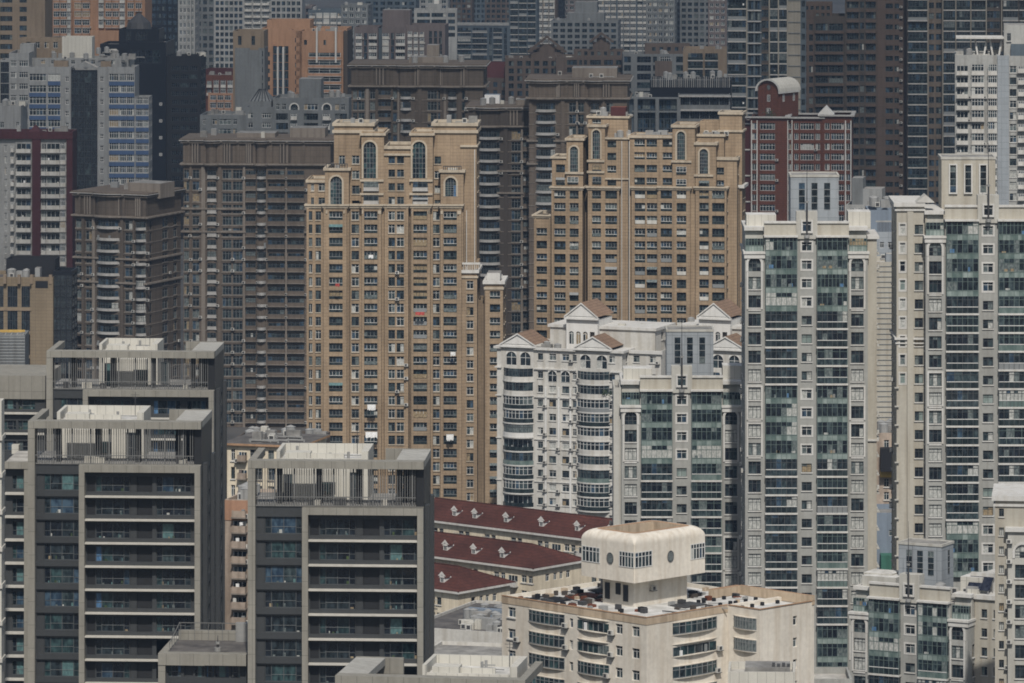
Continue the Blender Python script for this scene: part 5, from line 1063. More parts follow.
b.new('roof_shed').box(b.u(607), b.u(622), 6, 9, b.z(117), b.z(108), 'brick_dark', top='rust')
for xp in (621.5, 629): b.part('drain_pipe').box(b.u(xp), b.u(xp + .6), -.1, 0, 0, b.z(140), 'trim_white')

# ---- laundry and awnings hung on the tan tower
def cloth(label, x, y, w, h, d, mat='cloth_white', group=None):
    X_, Z_ = (x - 512) * d / F, H - (y - YH) * d / F; mb = MB(); n = 8; r = random.Random(int(x * 7 + y)); e = RNG.uniform(.05, .1)
    top = [(-w / 2 + w * k / n, math.sin(k * 1.9) * e, .0) for k in range(n + 1)]; bot = [(-w / 2 + w * k / n + r.uniform(-.05, .05), math.sin(k * 1.9 + .4) * e * 2.4 - .12, -h * r.uniform(.7, 1.0)) for k in range(n + 1)]
    for k in range(n):
        mb.poly([bot[k], bot[k + 1], top[k + 1], top[k]], mat); q = lambda p: (p[0], p[1] + .05, p[2])
        mb.poly([q(top[k]), q(top[k + 1]), q(bot[k + 1]), q(bot[k])], mat)
    mb.bar((-w / 2 - .3, .1, .05), (w / 2 + .3, .1, .05), .03, 'metal')
    for sx in (-1, 1): mb.bar((sx * (w / 2 + .1), .1, .05), (sx * (w / 2 + .1), 1.6, .0), .03, 'metal')
    o = bpy.data.objects.new('hanging_laundry', mb.mesh('hanging_laundry')); COL.objects.link(o); o.location = (X_, d, Z_)
    tag(o, label, 'laundry', group or 'laundry on the tan tower')
cloth('long ragged white sheets hung low on the tan tower, just above the foreground roof', 371.5, 432, 2.6, 1.5, 1297)
cloth('white shirt shaped laundry hung below a balcony window, above the long ragged sheets', 371.5, 404.6, 1.8, 1.4, 1297)
cloth('small white cloth on the lower right balcony column of the tan tower', 450, 434.5, 1.6, 1.5, 1297)
cloth('white bundle hung beneath a balcony window high on the tan tower', 371, 255, 1.0, .8, 1297)
cloth('red cloth over a balcony rail in the left balcony column', 337.5, 283.5, .9, .8, 1297, 'cloth_red')
cloth('red and dark quilt hung over a balcony rail right of the middle', 420, 312, 2.0, .8, 1297, 'cloth_red')
cloth('white cloth on the topmost balcony that carries laundry at the right side', 453, 352, 1.1, 1.0, 1297)

# ================================================================ brown towers with stone cornices
GK = 'brown towers with heavy cornices'
def brown(label, x0, x1, d, ytop, ylow, cols, rows, rz=0, dep=18, mat='taupe', bands=(), bows=(), pent=None, rc='', lc='', slots=(), wt=None):
    b = B('brown_tower', label, x0, d, rz, GK); b.mat = mat
    u0, u1, z1 = b.block(x0, x1, ylow, 0, dep, cols, rows, rc=rc, lc=lc, par=0)
    um = (u0 + u1) / 2; zt = b.z(ytop, um); fr = b.part('frieze'); wl = b.part('wall'); y0_, p_, h_, n_ = rows[0]; rq = random.Random(int(x0))
    cs = [tuple(float(k) for k in RX.match(q.split(':')[0]).groups()) for q in cols.split()]
    for k in range(n_):
        zb = b.z(y0_ + k * p_ + h_, um); wl.box(u0 - .08, u1 + .08, -.14, dep + .06, zb - .34, zb - .16, 'taupe_trim')
        for (xa, xb) in cs:
            if rq.random() < .3: b.feat('ac', b.u(xb + 1.2), 0, zb - .1, 0, .84, .62)
    for i in range(len(cs) - 1):
        g0, g1 = b.u(cs[i][1]), b.u(cs[i + 1][0])
        if g1 - g0 > .5: wl.box((g0 + g1) / 2 - min(.5, (g1 - g0) * .3), (g0 + g1) / 2 + min(.5, (g1 - g0) * .3), -.4, -.01, 0, z1 - .4, 'taupe_trim' if i % 3 == 1 else mat)
    fr.box(u0 - .1, u1 + .1, -.1, dep + .1, z1 + .4, zt - .55, mat, top='roof_pink')
    co = b.part('cornice')
    for (z, h, p, m_) in ((zt - .30, .30, .9, 'taupe'), (zt - .5, .17, 1.1, 'slab_white'), (zt - 1.1, .3, .7, 'taupe_trim'), (z1, .4, .9, 'taupe_trim'), (z1 - .35, .3, .6, mat)):
        co.box(u0 - p, u1 + p, -p, dep + p, z, z + h - .005, m_)
        for (xa, xb) in bows:
            ua, ub = b.u(xa), b.u(xb); co.prism([((ua + ub) / 2 + x, y - p + .02) for x, y in outline(ub - ua + 1.2, 1.3, 1)], z - .006, z + h + .003, m_)
    for k in range(int((u1 - u0) / 4.2)):
        x = u0 + 1 + k * 4.2; b.part('frieze_pier').box(x, x + .7, -.5, -.09, z1 + .42, zt - .8, mat); b.part('bracket').box(x + .1, x + .6, -1.2, -.6, zt - .8, zt - .56, 'taupe_trim')
    ro = b.part('roof'); ro.box(u0 + .2, u1 - .2, .3, dep - .3, zt - .5, zt - .02, 'roof_pink')
    for (xa, xb) in bows:
        ua, ub = b.u(xa), b.u(xb); fr.prism([((ua + ub) / 2 + x, y - .09) for x, y in outline(ub - ua, 1.0, 1)], z1 + .4, zt - .55, mat)
        fr.prism([((ua + ub) / 2 + x, y + .02) for x, y in outline(ub - ua, .5, 1)], 0, z1, mat)
    for (xa, xb) in slots:
        ua, ub = b.u(xa), b.u(xb); n = max(3, int((ub - ua) / .75)); hs = (zt - z1) - 2.0
        for k in range(n): b.part('frieze_pier').box(ua + (ub - ua) * k / n, ua + (ub - ua) * k / n + .3, -.55, -.11, z1 + .5, zt - 1.15, 'taupe_trim')
        fr.box(ua - .2, ub + .2, -.16, -.103, z1 + .6, zt - 1.3, 'taupe_deep')
    for y in bands: b.band(x0, x1, y, y + 1.7, 0, dep, .6, 'taupe_trim', 'belt_course'); b.band(x0, x1, y + 1.7, y + 3, 0, dep, .3, mat, 'belt_course')
    if pent:
        for (xa, xb, ya, yb, w, dp) in pent: b.pent(xa, xb, ya, yb, w, dp, 'taupe_trim')
    b.clutter(u0 + 2, u1 - 2, 3, dep - 3, zt - .05, 5, int(x0))
    return b
b = brown('dark brown tower with white curved balcony slabs at the left, shortest of the brown towers', 75.5, 146, 1480, 192, 217, '75.8-81.3:tk2 85.8-91.8:tk2 96.5-119.5:tkb 125-132.5:tk2 135.8-147.2:tkb', [(220, 11.72, 8.8, 22)], rz=-24, dep=19, mat='taupe_dark', bands=(257.5, 281.5), bows=((96, 120),), rc='2-3.2:tk1 9-12:tk2 15-17:tk2', slots=((85, 93), (110, 122), (136, 142)), pent=((128, 160, 183, 198, 5, 8), (105, 128, 190, 198, 6, 7)))
b = brown('broad brown tower with paired windows, just left of the tall tan tower', 183.5, 330, 1490, 139, 165, '184-189:tk2 192.5-199.3:tk2 207.5-216.5:tkw 222.5-231.5:tk3 232.8-242.5:tk3 246-256:tks 256.5-266:tkb 268-285:tks 287.5-304.5:tks', [(170, 11.62, 8.8, 29)], rz=-4, mat='taupe', bands=(208, 231), bows=((206, 217), (256, 266)), slots=((192, 200), (224, 232), (246, 252), (280, 290)), pent=((237, 275, 133, 142, 5, 8), (290, 325, 128, 142, 6, 8)))
b = brown('wide dark brown tower behind the tan tower, its curved cornice topmost of the brown towers', 351.5, 483, 1570, 64, 87, '353-357:tk2 358.5-364.5:tk2 370-375:tk2 378.5-391:tks 393-397:tk1 400-412:tkb 427.5-437:tk3 438-443:tk2 447-457.5:tkb 462-465:tk1', [(90.5, 11.2, 8.5, 12)], rz=-3, mat='taupe_dark', bands=(), bows=((398, 416), (440, 462)), slots=((376, 386), (412, 420), (440, 446), (458, 466)), pent=((409, 443, 57, 66, 6, 7), (427, 439, 45, 58, 8, 4)))
b = brown('dark brown tower between the two tan ones, lower cornice beside the taller curved one', 469, 536, 1510, 106, 127, '478-500:tkb 511.5-520.5:tk3 523.5-533.5:tks', [(130.5, 11.4, 9, 26)], rz=-4, mat='taupe_deep', bands=(170, 192), bows=((478, 500),), slots=((480, 486), (510, 520)), pent=((516, 532, 100, 108, 4, 6),))
b.new('roof_canopy').box(b.u(482), b.u(497), 9, 13, b.z(110), b.z(97), 'cloth_white', top='blue_paint')
b = brown('brown tower with a wavy cornice and striped curved balconies left of the glass hall', 529, 627, 1500, 79, 99, '535-556.5:tkb 569-576:tk2 578-584:tk2 590-600:tkb 606-613:tk2', [(103, 11.6, 9, 26)], rz=-3, mat='taupe', bands=(140, 163), bows=((533, 558), (588, 602)), slots=((556, 560), (574, 580), (603, 611)), pent=((572, 617, 68, 82, 6, 8),))

# ================================================================ red tower with the barrel roof
b = B('red_tower', 'red tower with white window frames and a barrel roofed stair house on top', 743, 1670, -5); b.mat = 'brick_red'
rr = [(123, 10.2, 6.6, 20)]
b.block(743, 750.5, 120, 1.5, 16, '', None, mat='brick_dark')
b.block(750.5, 787.5, 118, 0, 18, '752-756.5:gridw 760-775:stripw', rr); b.block(787.5, 822, 118.5, .8, 17, '788-791.5:gridw 794.4-798.6:gridw 800.4-814:stripw 815.6-820:gridw', rr)
b.block(822, 851.5, 116.5, .4, 17, '824.8-829.6:gridw 831.2-844:stripw 846-850.4:gridw', rr, rc='2-3.4:gridw 8-10:gridw')
for (xa, xb, y, w) in ((742, 788, 116.5, 0), (787, 822.5, 117, .8), (822, 852, 114.8, .4)): b.band(xa, xb, y, y + 1.5, w, 16, .7, 'slab_white')
for (xa, xb) in ((751, 752), (756.6, 757.6), (787.4, 788.2), (791.6, 792.5), (844.9, 846), (850.4, 851.4)): b.part('white_strip').box(b.u(xa), b.u(xb), -.12, 1.2, 0, b.z(120), 'trim_white')
for k in range(4): b.part('white_strip').box(b.u(742.5), b.u(750.4), 1.2, 1.49, b.z(124.6 + k * 26), b.z(123.4 + k * 26), 'trim_white')
t = b.new('stair_house'); ca_, sa_ = math.cos(math.radians(-30)), math.sin(math.radians(-30)); ox, oy = b.u(757.5, 7), 9.5
Tp = lambda x, y, z: (ox + ca_ * x - sa_ * y, oy + sa_ * x + ca_ * y, z)
zb_, zs_ = b.z(119), b.z(93); Wt, Dt = 7.4, 10; Rr = Wt / 2
t.poly([Tp(0, 0, zb_), Tp(Wt, 0, zb_), Tp(Wt, 0, zs_), Tp(0, 0, zs_)], 'brick_red'); t.poly([Tp(Wt, 0, zb_), Tp(Wt, Dt, zb_), Tp(Wt, Dt, zs_), Tp(Wt, 0, zs_)], 'brick_red'); t.poly([Tp(0, Dt, zb_), Tp(0, 0, zb_), Tp(0, 0, zs_), Tp(0, Dt, zs_)], 'brick_red'); t.poly([Tp(Wt, Dt, zb_), Tp(0, Dt, zb_), Tp(0, Dt, zs_), Tp(Wt, Dt, zs_)], 'brick_red')
K = 12; arc = [(Rr + Rr * math.cos(math.pi * k / K), zs_ + Rr * .85 * math.sin(math.pi * k / K)) for k in range(K + 1)]; ao = [(Rr + (x - Rr) * 1.14, zs_ + (z - zs_) * 1.16 + (.0)) for x, z in arc]
t.poly([Tp(x, 0, z) for x, z in arc], 'brick_red'); t.poly([Tp(x, Dt, z) for x, z in arc], 'brick_red')
v = b.new('barrel_roof')
for k in range(K):
    (xa, za), (xb, zb) = ao[k], ao[k + 1]; (xc, zc), (xd, zd) = arc[k], arc[k + 1]
    v.poly([Tp(xa, -.7, za), Tp(xb, -.7, zb), Tp(xb, Dt + .5, zb), Tp(xa, Dt + .5, za)], 'cream_roof'); v.poly([Tp(xa, -.7, za), Tp(xb, -.7, zb), Tp(xd, -.7, zd), Tp(xc, -.7, zc)], 'trim_white')
    v.poly([Tp(xc, -.7, zc), Tp(xd, -.7, zd), Tp(xd, 0, zd), Tp(xc, 0, zc)], 'trim_white')
v.poly([Tp(Wt + .5, -.7, zs_ - .5), Tp(Wt + .5, Dt, zs_ - .5), Tp(Wt + .5, Dt, zs_ + .1), Tp(Wt + .5, -.7, zs_ + .1)], 'trim_white'); v.poly([Tp(Wt, -.7, zs_ - .5), Tp(Wt + .5, -.7, zs_ - .5), Tp(Wt + .5, Dt, zs_ - .5), Tp(Wt, Dt, zs_ - .5)], 'trim_white'); v.poly([Tp(Wt, -.7, zs_ + .1), Tp(Wt + .5, -.7, zs_ + .1), Tp(Wt + .5, -.7, zs_ - .5), Tp(Wt, -.7, zs_ - .5)], 'trim_white')
am = math.radians(-30)
for (lx, z0_, key, w_, h_) in ((Rr, zs_ - 2.9, 'gridw', 1.0, 1.9), (Rr, zs_ + .6, 'round', 1.1, 1.1), (Rr, zs_ - 6.4, 'gridw', 1.2, 1.6)):
    p = Tp(lx, -.03, z0_); b.feat(key, p[0], p[1], p[2], am, w_, h_)
for ly in (2.0, 7.5): p = Tp(Wt + .03, ly, zs_ - 2.9); b.feat('gridw', p[0], p[1], p[2], am + math.pi / 2, 1.0, 2.0)
q = b.new('roof_gable'); ua, ub = b.u(818, 3), b.u(834, 3); z_ = b.z(116, ua, 3); um = (ua + ub) / 2; zp = b.z(106, ua, 3)
for pts in ([(ua, 3, z_), (ub, 3, z_), (ub, 3, z_ + .5), (um, 3, zp), (ua, 3, z_ + .5)], [(ub, 3, z_), (ub, 8, z_), (ub, 8, z_ + .5), (ub, 3, z_ + .5)], [(ub, 3, z_ + .5), (ub, 8, z_ + .5), (um, 8, zp), (um, 3, zp)], [(ua, 8, z_ + .5), (ua, 3, z_ + .5), (um, 3, zp), (um, 8, zp)]): q.poly(pts, 'white_clean')
q = b.new('roof_planting'); r = random.Random(5)
for k in range(120):
    x, y, z = b.u(766 + r.gauss(3, 2.6), 3), 3 + r.uniform(-.6, .6), b.z(117.5) + abs(r.gauss(0, .8)); a_ = r.uniform(0, 6.3); s_ = r.uniform(.25, .5)
    q.poly([(x, y, z), (x + s_ * math.cos(a_), y + s_ * math.sin(a_), z + .15), (x + s_ * .4, y + .1, z + s_)], 'taupe_deep' if k % 3 else 'leaf')

# ================================================================ buildings behind: right side
def auto(x0, x1, n, fill, st):
    p = (x1 - x0) / n; return ' '.join('%.2f-%.2f:%s' % (x0 + p * (k + .5 - fill / 2), x0 + p * (k + .5 + fill / 2), st) for k in range(n))
def simple(name, label, x0, x1, ytop, d, cols, rows, mat, rz=0, dep=16, roof='roof_grey', rc='', group=None, cl=4, par=.9, band=None, lc=''):
    b = B(name, label, x0, d, rz, group); b.mat, b.roofmat = mat, roof
    u0, u1, z1 = b.block(x0, x1, ytop, 0, dep, cols, rows, rc=rc, lc=lc, par=par)
    if band: b.band(x0, x1, ytop - .5, ytop + band[0], 0, dep, .3, band[1])
    if cl: b.clutter(u0 + 1, max(u0 + 1.5, u1 - 3), 2, dep - 3, z1 - par, cl, int(x0 + d))
    return b
b = B('striped_tower', 'grey tower with white floor stripes behind the red tower, running out of the top', 727, 1760, -3); b.mat = 'far_grey'
rw = [(-34, 10.95, 10.6, 34)]
b.block(727, 788, -60, 0, 18, '728-746:led 748.5-753.5:grid 755-760:grid 761.5-768.5:ledb 769.5-777.5:led 778.5-787.5:led', rw, mat='far_blue'); b.block(788, 800.5, -60, -.4, 18, '', None, mat='grid_tan')
for k in range(34): b.part('slab_edge').box(b.u(746.4), b.u(762), -.35, .05, b.z(-34 + 10.95 * k + 1.2), b.z(-34 + 10.95 * k), 'slab_white')
for k in range(34): b.part('slab_edge').box(b.u(787.7), b.u(801), -.62, -.41, b.z(-33.3 + 10.95 * k + .8), b.z(-33.3 + 10.95 * k), 'far_grey')
for xa in (746.2, 768.7, 777.8, 786.8): b.part('slab_edge').box(b.u(xa), b.u(xa + 1.3), -1.15, -.01, 0, b.z(-58), 'grid_tan')
b.block(800.6, 806, -60, 1.5, 15, '801.5-805:grid', [(-32, 10.95, 6, 34)], mat='far_blue')
b = B('dark_brown_tower', 'dark brown tower with rows of dark windows, between two striped towers', 803, 1800, -4); b.mat = 'brown_wall'
rw = [(-30, 10.5, 6.5, 34)]
b.block(803, 814, 10, 1, 16, '803.5-806.5:grid 809-813:grid', [(24, 10.5, 6.5, 27)], mat='brown_wall'); b.block(814, 845, 16, .8, 16, '815.6-828:strip 829-843:strip', [(23.5, 10.5, 7, 27)], mat='taupe_deep')
b.block(803, 832, 3, 5, 10, auto(804, 831, 5, .6, 'grid'), [(6, 7, 4, 2)], mat='brown_wall')
b.block(845, 876.4, -40, .2, 18, '847-858.5:strip 860-864:grid 866-875.5:strip', rw, mat='taupe_deep'); b.block(876.4, 907, -40, 0, 18, '885.5-893:grid 894.5-899:grid', [(-30 + 2, 10.5, 5, 34)], mat='brown_wall')
for k in range(34):
    for (xa, xb) in ((846.5, 859), (865.5, 876)): b.part('spandrel').box(b.u(xa), b.u(xb), -.35, .15, b.z(-22.5 + 10.5 * k + 2.7), b.z(-22.5 + 10.5 * k), 'brown_wall')
for k in range(27):
    b.part('spandrel').box(b.u(815), b.u(843.6), .3, .75, b.z(31.0 + 10.5 * k + 2.4), b.z(31.0 + 10.5 * k), 'brown_wall')
for k in range(34):
    b.feat('ac', b.u(901), 0, b.z(-24 + 10.5 * k), 0, .84, .62)
b = B('striped_tower', 'tall dark tower with pale floor slabs at the upper right, behind the white block', 907, 1790, -2); b.mat = 'taupe_deep'
rw = [(-31, 10.5, 10.2, 32)]
b.block(907, 928, -60, 0, 18, '908-927:led', rw, mat='taupe_deep'); b.block(928, 943, -60, .5, 17, '929-934:grid 936-941.5:grid', [(-29, 10.5, 6, 32)], mat='taupe')
b.block(943, 1002, -60, .1, 18, '943.5-955:led 956.5-970:led 971.3-985.5:led 986.5-1000:ledb', rw, mat='taupe_deep'); b.block(1002, 1060, -60, -.4, 18, '1003-1018:led 1019.5-1034:led', rw, mat='taupe_deep')
for xa in (927.3, 942.2, 955.2, 970.2, 985.6, 1001): b.part('slab_edge').box(b.u(xa), b.u(xa + 1), -1.3, -.01, 0, b.z(-58), 'grid_tan')
b = B('white_block', 'white apartment block with stacked balconies and a flying roof slab at the upper right', 955, 1475, -4); b.mat = 'far_white'
rw = [(64, 11.6, 11.2, 24)]; rq = [(66, 11.6, 7, 24)]
b.block(955, 997.5, 55, 0, 17, '956.5-968:obal 971.5-984:ebal 988-997:ebal', rw, mat='white_dim', roofmat='roof_pale')
b.block(997.5, 1009, 55.5, -.6, 17, '', None, mat='gtow_blue'); b.block(1009, 1050, 56, .3, 17, '1009.7-1016.5:pl2 1018-1028:ebal 1030-1042:obal', rq, mat='white_dim')
b.pent(1004, 1050, 25, 58, 2, 9, 'white_dim', cols='1007-1011:pl2', rows=[(33, 20, 8, 1)]); b.pent(1011, 1050, 44, 57, .5, 4, 'far_blue', 'roof_shed')
q = b.new('flying_slab'); za = b.z(39); q.box(b.u(956), b.u(1004), 1, 8, za, za + .5, 'trim_white')
for xp in (978, 984, 993, 999): q.bar((b.u(xp), 3, b.z(56.5)), (b.u(xp + (-3 if xp in (978, 993) else 3)), 3, za), .22, 'trim_white')
b.clutter(b.u(958), b.u(995), 2, 12, b.z(56.5), 8, 3)

# ---- slivers between the two glazed towers
b = B('cream_slab', 'slim cream slab tower with thin floor lines between the two glazed towers', 872, 1140, 0); b.mat = 'trim_white'
b.block(872, 912, 262, 0, 12, '', None, mat='gtow_taupe', roofmat='roof_pale')
for k in range(34): b.part('floor_line').box(b.u(872), b.u(912), -.12, -.01, b.z(266.6 + 5.2 * k), b.z(266 + 5.2 * k), 'frame_grey')
b.pent(886, 892, 254, 263, 1, 3, 'gtow_blue'); b.clutter(b.u(880), b.u(896), 1, 8, b.z(263.5), 7, 5)
b = B('blue_grey_block', 'blue grey block with roof screens seen above the cream slab', 870, 1230, 0); b.mat = 'gtow_blue'
b.block(868, 905, 232, 0, 14, '880-884:cas2 888-894:cas2', [(242, 14, 6, 5)]); b.block(868, 905, 210, 7, 10, '', None, mat='blue_paint'); 
sc_ = b.new('roof_screen')
for k in range(12): sc_.box(b.u(878 + k * 1.5), b.u(878.6 + k * 1.5), .8, 1, b.z(233), b.z(222), 'metal_dark')
sc_.box(b.u(876), b.u(897), .75, 1.05, b.z(222.5), b.z(221), 'metal'); b.clutter(b.u(872), b.u(896), 8, 15, b.z(211), 9, 4)
b = B('old_block', 'low block with a white roof clutter and balconies beyond the grey stair house', 850, 1400, -10); b.mat = 'far_white'
b.block(846, 905, 205, 0, 14, auto(848, 900, 6, .6, 'ebal'), [(208, 10, 9.5, 8)], roofmat='roof_pale'); b.clutter(b.u(852), b.u(895), 1, 12, b.z(206), 14, 9)
b.pent(852, 863, 178, 206, 2, 6, 'far_grey', 'stair_house'); b.pent(863, 882, 189, 206, 2, 7, 'office_white', 'stair_house')
b = B('dark_block', 'dark roofed old block with a yellow beam, low in the gap between glazed towers', 870, 1085, 0); b.mat = 'charcoal'
b.block(866, 915, 433, 0, 14, '884-889:wwin 892-897:obal', [(440, 13, 8, 8)], mat='old_wall', roofmat='roof_dark'); b.part('yellow_beam').box(b.u(880), b.u(902), -1.2, -.01, b.z(476.5), b.z(470), 'yellow_paint'); b.clutter(b.u(880), b.u(898), 1, 9, b.z(434), 10, 2)
b.part('roof').box(b.u(880), b.u(902), -2.5, -.01, b.z(470), b.z(447), 'charcoal')
b = B('blue_house', 'pale blue painted block with one small window low in the gap between glazed towers', 870, 1060, 0); b.mat = 'blue_paint'
b.block(866, 915, 513, 0, 12, '889-892.5:cas1', [(530, 40, 6, 1)], mat='blue_paint'); b.part('annex').box(b.u(880), b.u(895), -3, -.01, 0, b.z(553), 'green_paint'); b.part('annex').box(b.u(893), b.u(902), -4, -.02, 0, b.z(548), 'blue_paint')

# ================================================================ buildings behind: left side
b = B('maroon_block', 'white apartment block framed in maroon piers at the left edge', -30, 1540, -3); b.mat = 'far_white'
rw = [(142, 11.3, 10.9, 20)]
b.block(-30, 15.5, 134, .6, 15, '4.5-7:gridw 11-14:ebal', [(145, 11.3, 7, 20)], mat='far_white'); b.block(15.5, 32, 134, .3, 15, '16.5-31:obal', rw, mat='far_white'); b.block(32, 40.5, 133, -.3, 16, '', None, mat='maroon')
b.block(40.5, 66.5, 134, .4, 8.6, '41.5-46:obal 46.5-60:obal 60.5-66:ebal', rw, mat='far_white'); b.block(66.5, 72.5, 132.5, -.3, 9, '', None, mat='maroon', rc='3-4:grid')
b.band(-30, 72.5, 131.5, 139, -.4, 9, .05, 'maroon', 'top_band'); b.clutter(b.u(5), b.u(65), 2, 12, b.z(133), 6, 9)
b.part('roof_peak').poly([(b.u(28), -.2, b.z(132)), (b.u(40), -.2, b.z(132)), (b.u(34), 3, b.z(125))], 'maroon'); b.part('roof_peak').poly([(b.u(40), -.2, b.z(132)), (b.u(40), 6, b.z(132)), (b.u(34), 3, b.z(125))], 'maroon')
b = B('grey_annex', 'pale grey plastered block with odd extensions left of the blue striped office', -20, 1600, -4); b.mat = 'office_white'
b.block(-20, 21, 106, 0, 12, '0-4:cas2 16-19:cas2', [(122, 14, 6, 3)], roofmat='roof_pale'); b.clutter(b.u(-2), b.u(18), 1, 9, b.z(107), 7, 3)
b = B('tan_office', 'tan and dark glass office with pale brick panel at the left edge', -40, 1400, -4); b.mat = 'tan_brick'
b.block(-40, 31.5, 277, 0, 16, '-14--3:curt -1-3.5:curt 7.5-17.5:curt 21.5-30:curt', [(286, 24, 21, 7)], mat='tan_brick', roofmat='roof_dark'); b.block(31.5, 53, 277, -.9, 16, '', None, mat='tan_brick', roofmat='roof_dark')
b.block(53.2, 72, 271, .8, 9, '54-60:curt 61-66:curt 67-71.5:curt', [(275, 11, 10.3, 16)], mat='black_wall', rc='1-4:curt 5-8:curt'); b.block(6, 55, 259, 6, 8, '', None, mat='charcoal', roofmat='roof_dark')
b.part('wall_vent').box(b.u(36), b.u(48.5), -.98, -.903, b.z(287), b.z(280), 'charcoal')
for xa in (4, 18, 30.6, 49.5): b.part('pier_cap').box(b.u(xa), b.u(xa + 3), -1.1, 0, b.z(283), b.z(274), 'tan_wall')
b.band(-40, 31.5, 308, 310.5, 0, .3, .2, 'tan_wall', 'cornice'); b.clutter(b.u(2), b.u(30), 1, 5, b.z(278), 7, 4); b.pent(35, 40, 268, 279, 2, 3, 'office_white', 'stair_house')
b = B('metal_shed', 'grey rib clad block with a yellow gantry on its roof, at the left edge', -40, 1210, 0); b.mat = 'far_grey'
b.block(-40, 25, 335.5, 0, 10, '', None, mat='far_grey', roofmat='roof_grey')
for k in range(18): b.part('cladding_rib').box(b.u(-40), b.u(25), -.16, -.01, b.z(338.4 + 3 * k), b.z(337.6 + 3 * k), 'office_white')
q = b.new('gantry'); q.box(b.u(-10), b.u(24.5), 1, 1.5, b.z(332.5), b.z(330.5), 'yellow_paint'); q.box(b.u(-10), b.u(20), 3, 3.4, b.z(334), b.z(333), 'yellow_paint')
for k in range(6): q.bar((b.u(-8 + k * 6), 1.2, b.z(336)), (b.u(-5 + k * 6), 1.2, b.z(331)), .1, 'metal')
b = B('striped_office', 'white office with blue spandrels and a dark glass centre strip at the upper left', 8, 1850, -3); b.mat = 'office_white'
b.block(9, 29, 53, .8, 18, '10.5-16.5:offw 19-28:offw', [(60.5, 11.5, 5.8, 14)]); b.block(0, 9.5, 60, .6, 10, '0.5-9:curt', [(62, 10.8, 10.2, 8)], mat='office_white')
b.block(28.5, 62.5, 67, 0, 20, '29.4-46.2:stripw 48-60.2:offw', [(73.8, 11.5, 7, 14)]); b.block(62.5, 71, 67, -.5, 20, '65.3-68.9:offsq', [(76.5, 11.5, 5, 14)]); b.block(71, 97.4, 70, -.2, 20, '71.5-77.8:curt 78.2-84.5:curt 84.9-91:curt 91.4-97:curt', [(71.5, 11.5, 11.2, 12)], mat='black_wall')
b.block(97.4, 107.8, 67, -.5, 20, '100-103.6:offsq', [(76.5, 11.5, 5, 14)]); b.block(107.8, 134.8, 67, 0, 12, '109.2-118.4:offw 119.4-126:offw 126.8-134:offw', [(73.8, 11.5, 7, 14)]); b.block(134.8, 149, 97, .5, 9, '136-142.6:offw 143.2-148.4:offw', [(97.5, 11.5, 6.5, 12)], rc='2-4:offw 6-8:offw')
sp = b.part('spandrel')
for k in range(12):
    y = 81.2 + 11.5 * k
    if k: sp.box(b.u(29.2), b.u(46.3), -.06, .1, b.z(y + 4), b.z(y), 'office_blue')
    sp.box(b.u(47.8), b.u(60.4), -.07, .1, b.z(y + 4), b.z(y), 'office_blue'); sp.box(b.u(109), b.u(134.4), -.08, .1, b.z(y + 4), b.z(y), 'office_blue')
    if k > 1: sp.box(b.u(135.6), b.u(148.6), .4, .6, b.z(y + 4), b.z(y), 'office_blue')
b.block(28, 130, 58, 8, 12, auto(38, 128, 9, .4, 'cas2'), [(60, 20, 4, 1)]); b.block(62, 92, 37, 12, 7, '', None, mat='cream_roof'); b.block(20, 34, 44, 12, 6, '', None); b.block(18, 66, 38, 19, 6, auto(24, 60, 4, .5, 'cas2'), [(42, 20, 6, 1)], mat='tan_wall')
q = b.part('pediment'); q.poly([(b.u(72), -.8, b.z(67)), (b.u(97), -.8, b.z(67)), (b.u(84.5), -.8, b.z(61))], 'office_white'); q.poly([(b.u(97), -.8, b.z(67)), (b.u(97), 3, b.z(67)), (b.u(84.5), 3, b.z(61)), (b.u(84.5), -.8, b.z(61))], 'roof_pale'); q.poly([(b.u(72), 3, b.z(67)), (b.u(72), -.8, b.z(67)), (b.u(84.5), -.8, b.z(61)), (b.u(84.5), 3, b.z(61))], 'roof_pale')
b.part('roof_wall').box(b.u(53), b.u(67), 2, 4, b.z(67), b.z(61), 'tan_wall'); b.part('roof_wall').box(b.u(100), b.u(110), 2, 4, b.z(67), b.z(61.5), 'tan_wall'); b.clutter(b.u(32), b.u(128), 2, 18, b.z(60), 22, 6); b.clutter(b.u(92), b.u(112), 9, 16, b.z(55), 8, 12)
b = B('black_tower', 'black stepped office tower with a small dome behind the blue striped office', 100, 2010, -5); b.mat = 'black_wall'
b.block(100, 128, 44, 1, 18, auto(101, 127, 4, .7, 'curt'), [(52, 12, 10, 10)]); b.block(127.5, 166, 42, -.6, 20, '131-160:curt', [(50, 70, 13, 1)]); b.block(165.5, 201, 56, .5, 12, auto(171, 198, 3, .86, 'curt'), [(66, 8.5, 4.2, 15)], rc='1-5:curt 6-11:curt', mat='charcoal')
b.block(119, 159, 29, 4, 12, '126-131:curt 136-147:curt', [(31, 20, 9, 1)]); q = b.new('dome'); q.cyl(b.u(139, 10), 10, 4.6, b.z(30, 0, 10), b.z(22, 0, 10), 'metal_dark', n=12, r1=3.9); q.cyl(b.u(139, 10), 10, 3.9, b.z(22, 0, 10), b.z(13, 0, 10), 'metal_dark', n=12, r1=.5); q.cyl(b.u(139, 10), 10, .12, b.z(13, 0, 10), b.z(5, 0, 10), 'metal_dark', n=6)
for k in range(4): b.feat('offsq', b.u(161), -.65, b.z(105 + 10.5 * (k * 1.6)), 0, 1.0, 1.0)
b.clutter(b.u(168), b.u(200), 2, 14, b.z(57), 8, 3)
b = B('orange_block', 'orange apartment block with white balconies at the upper left edge of the picture', 44, 2080, -6); b.mat = 'orange_wall'
rw = [(-38, 8.3, 7.9, 18)]
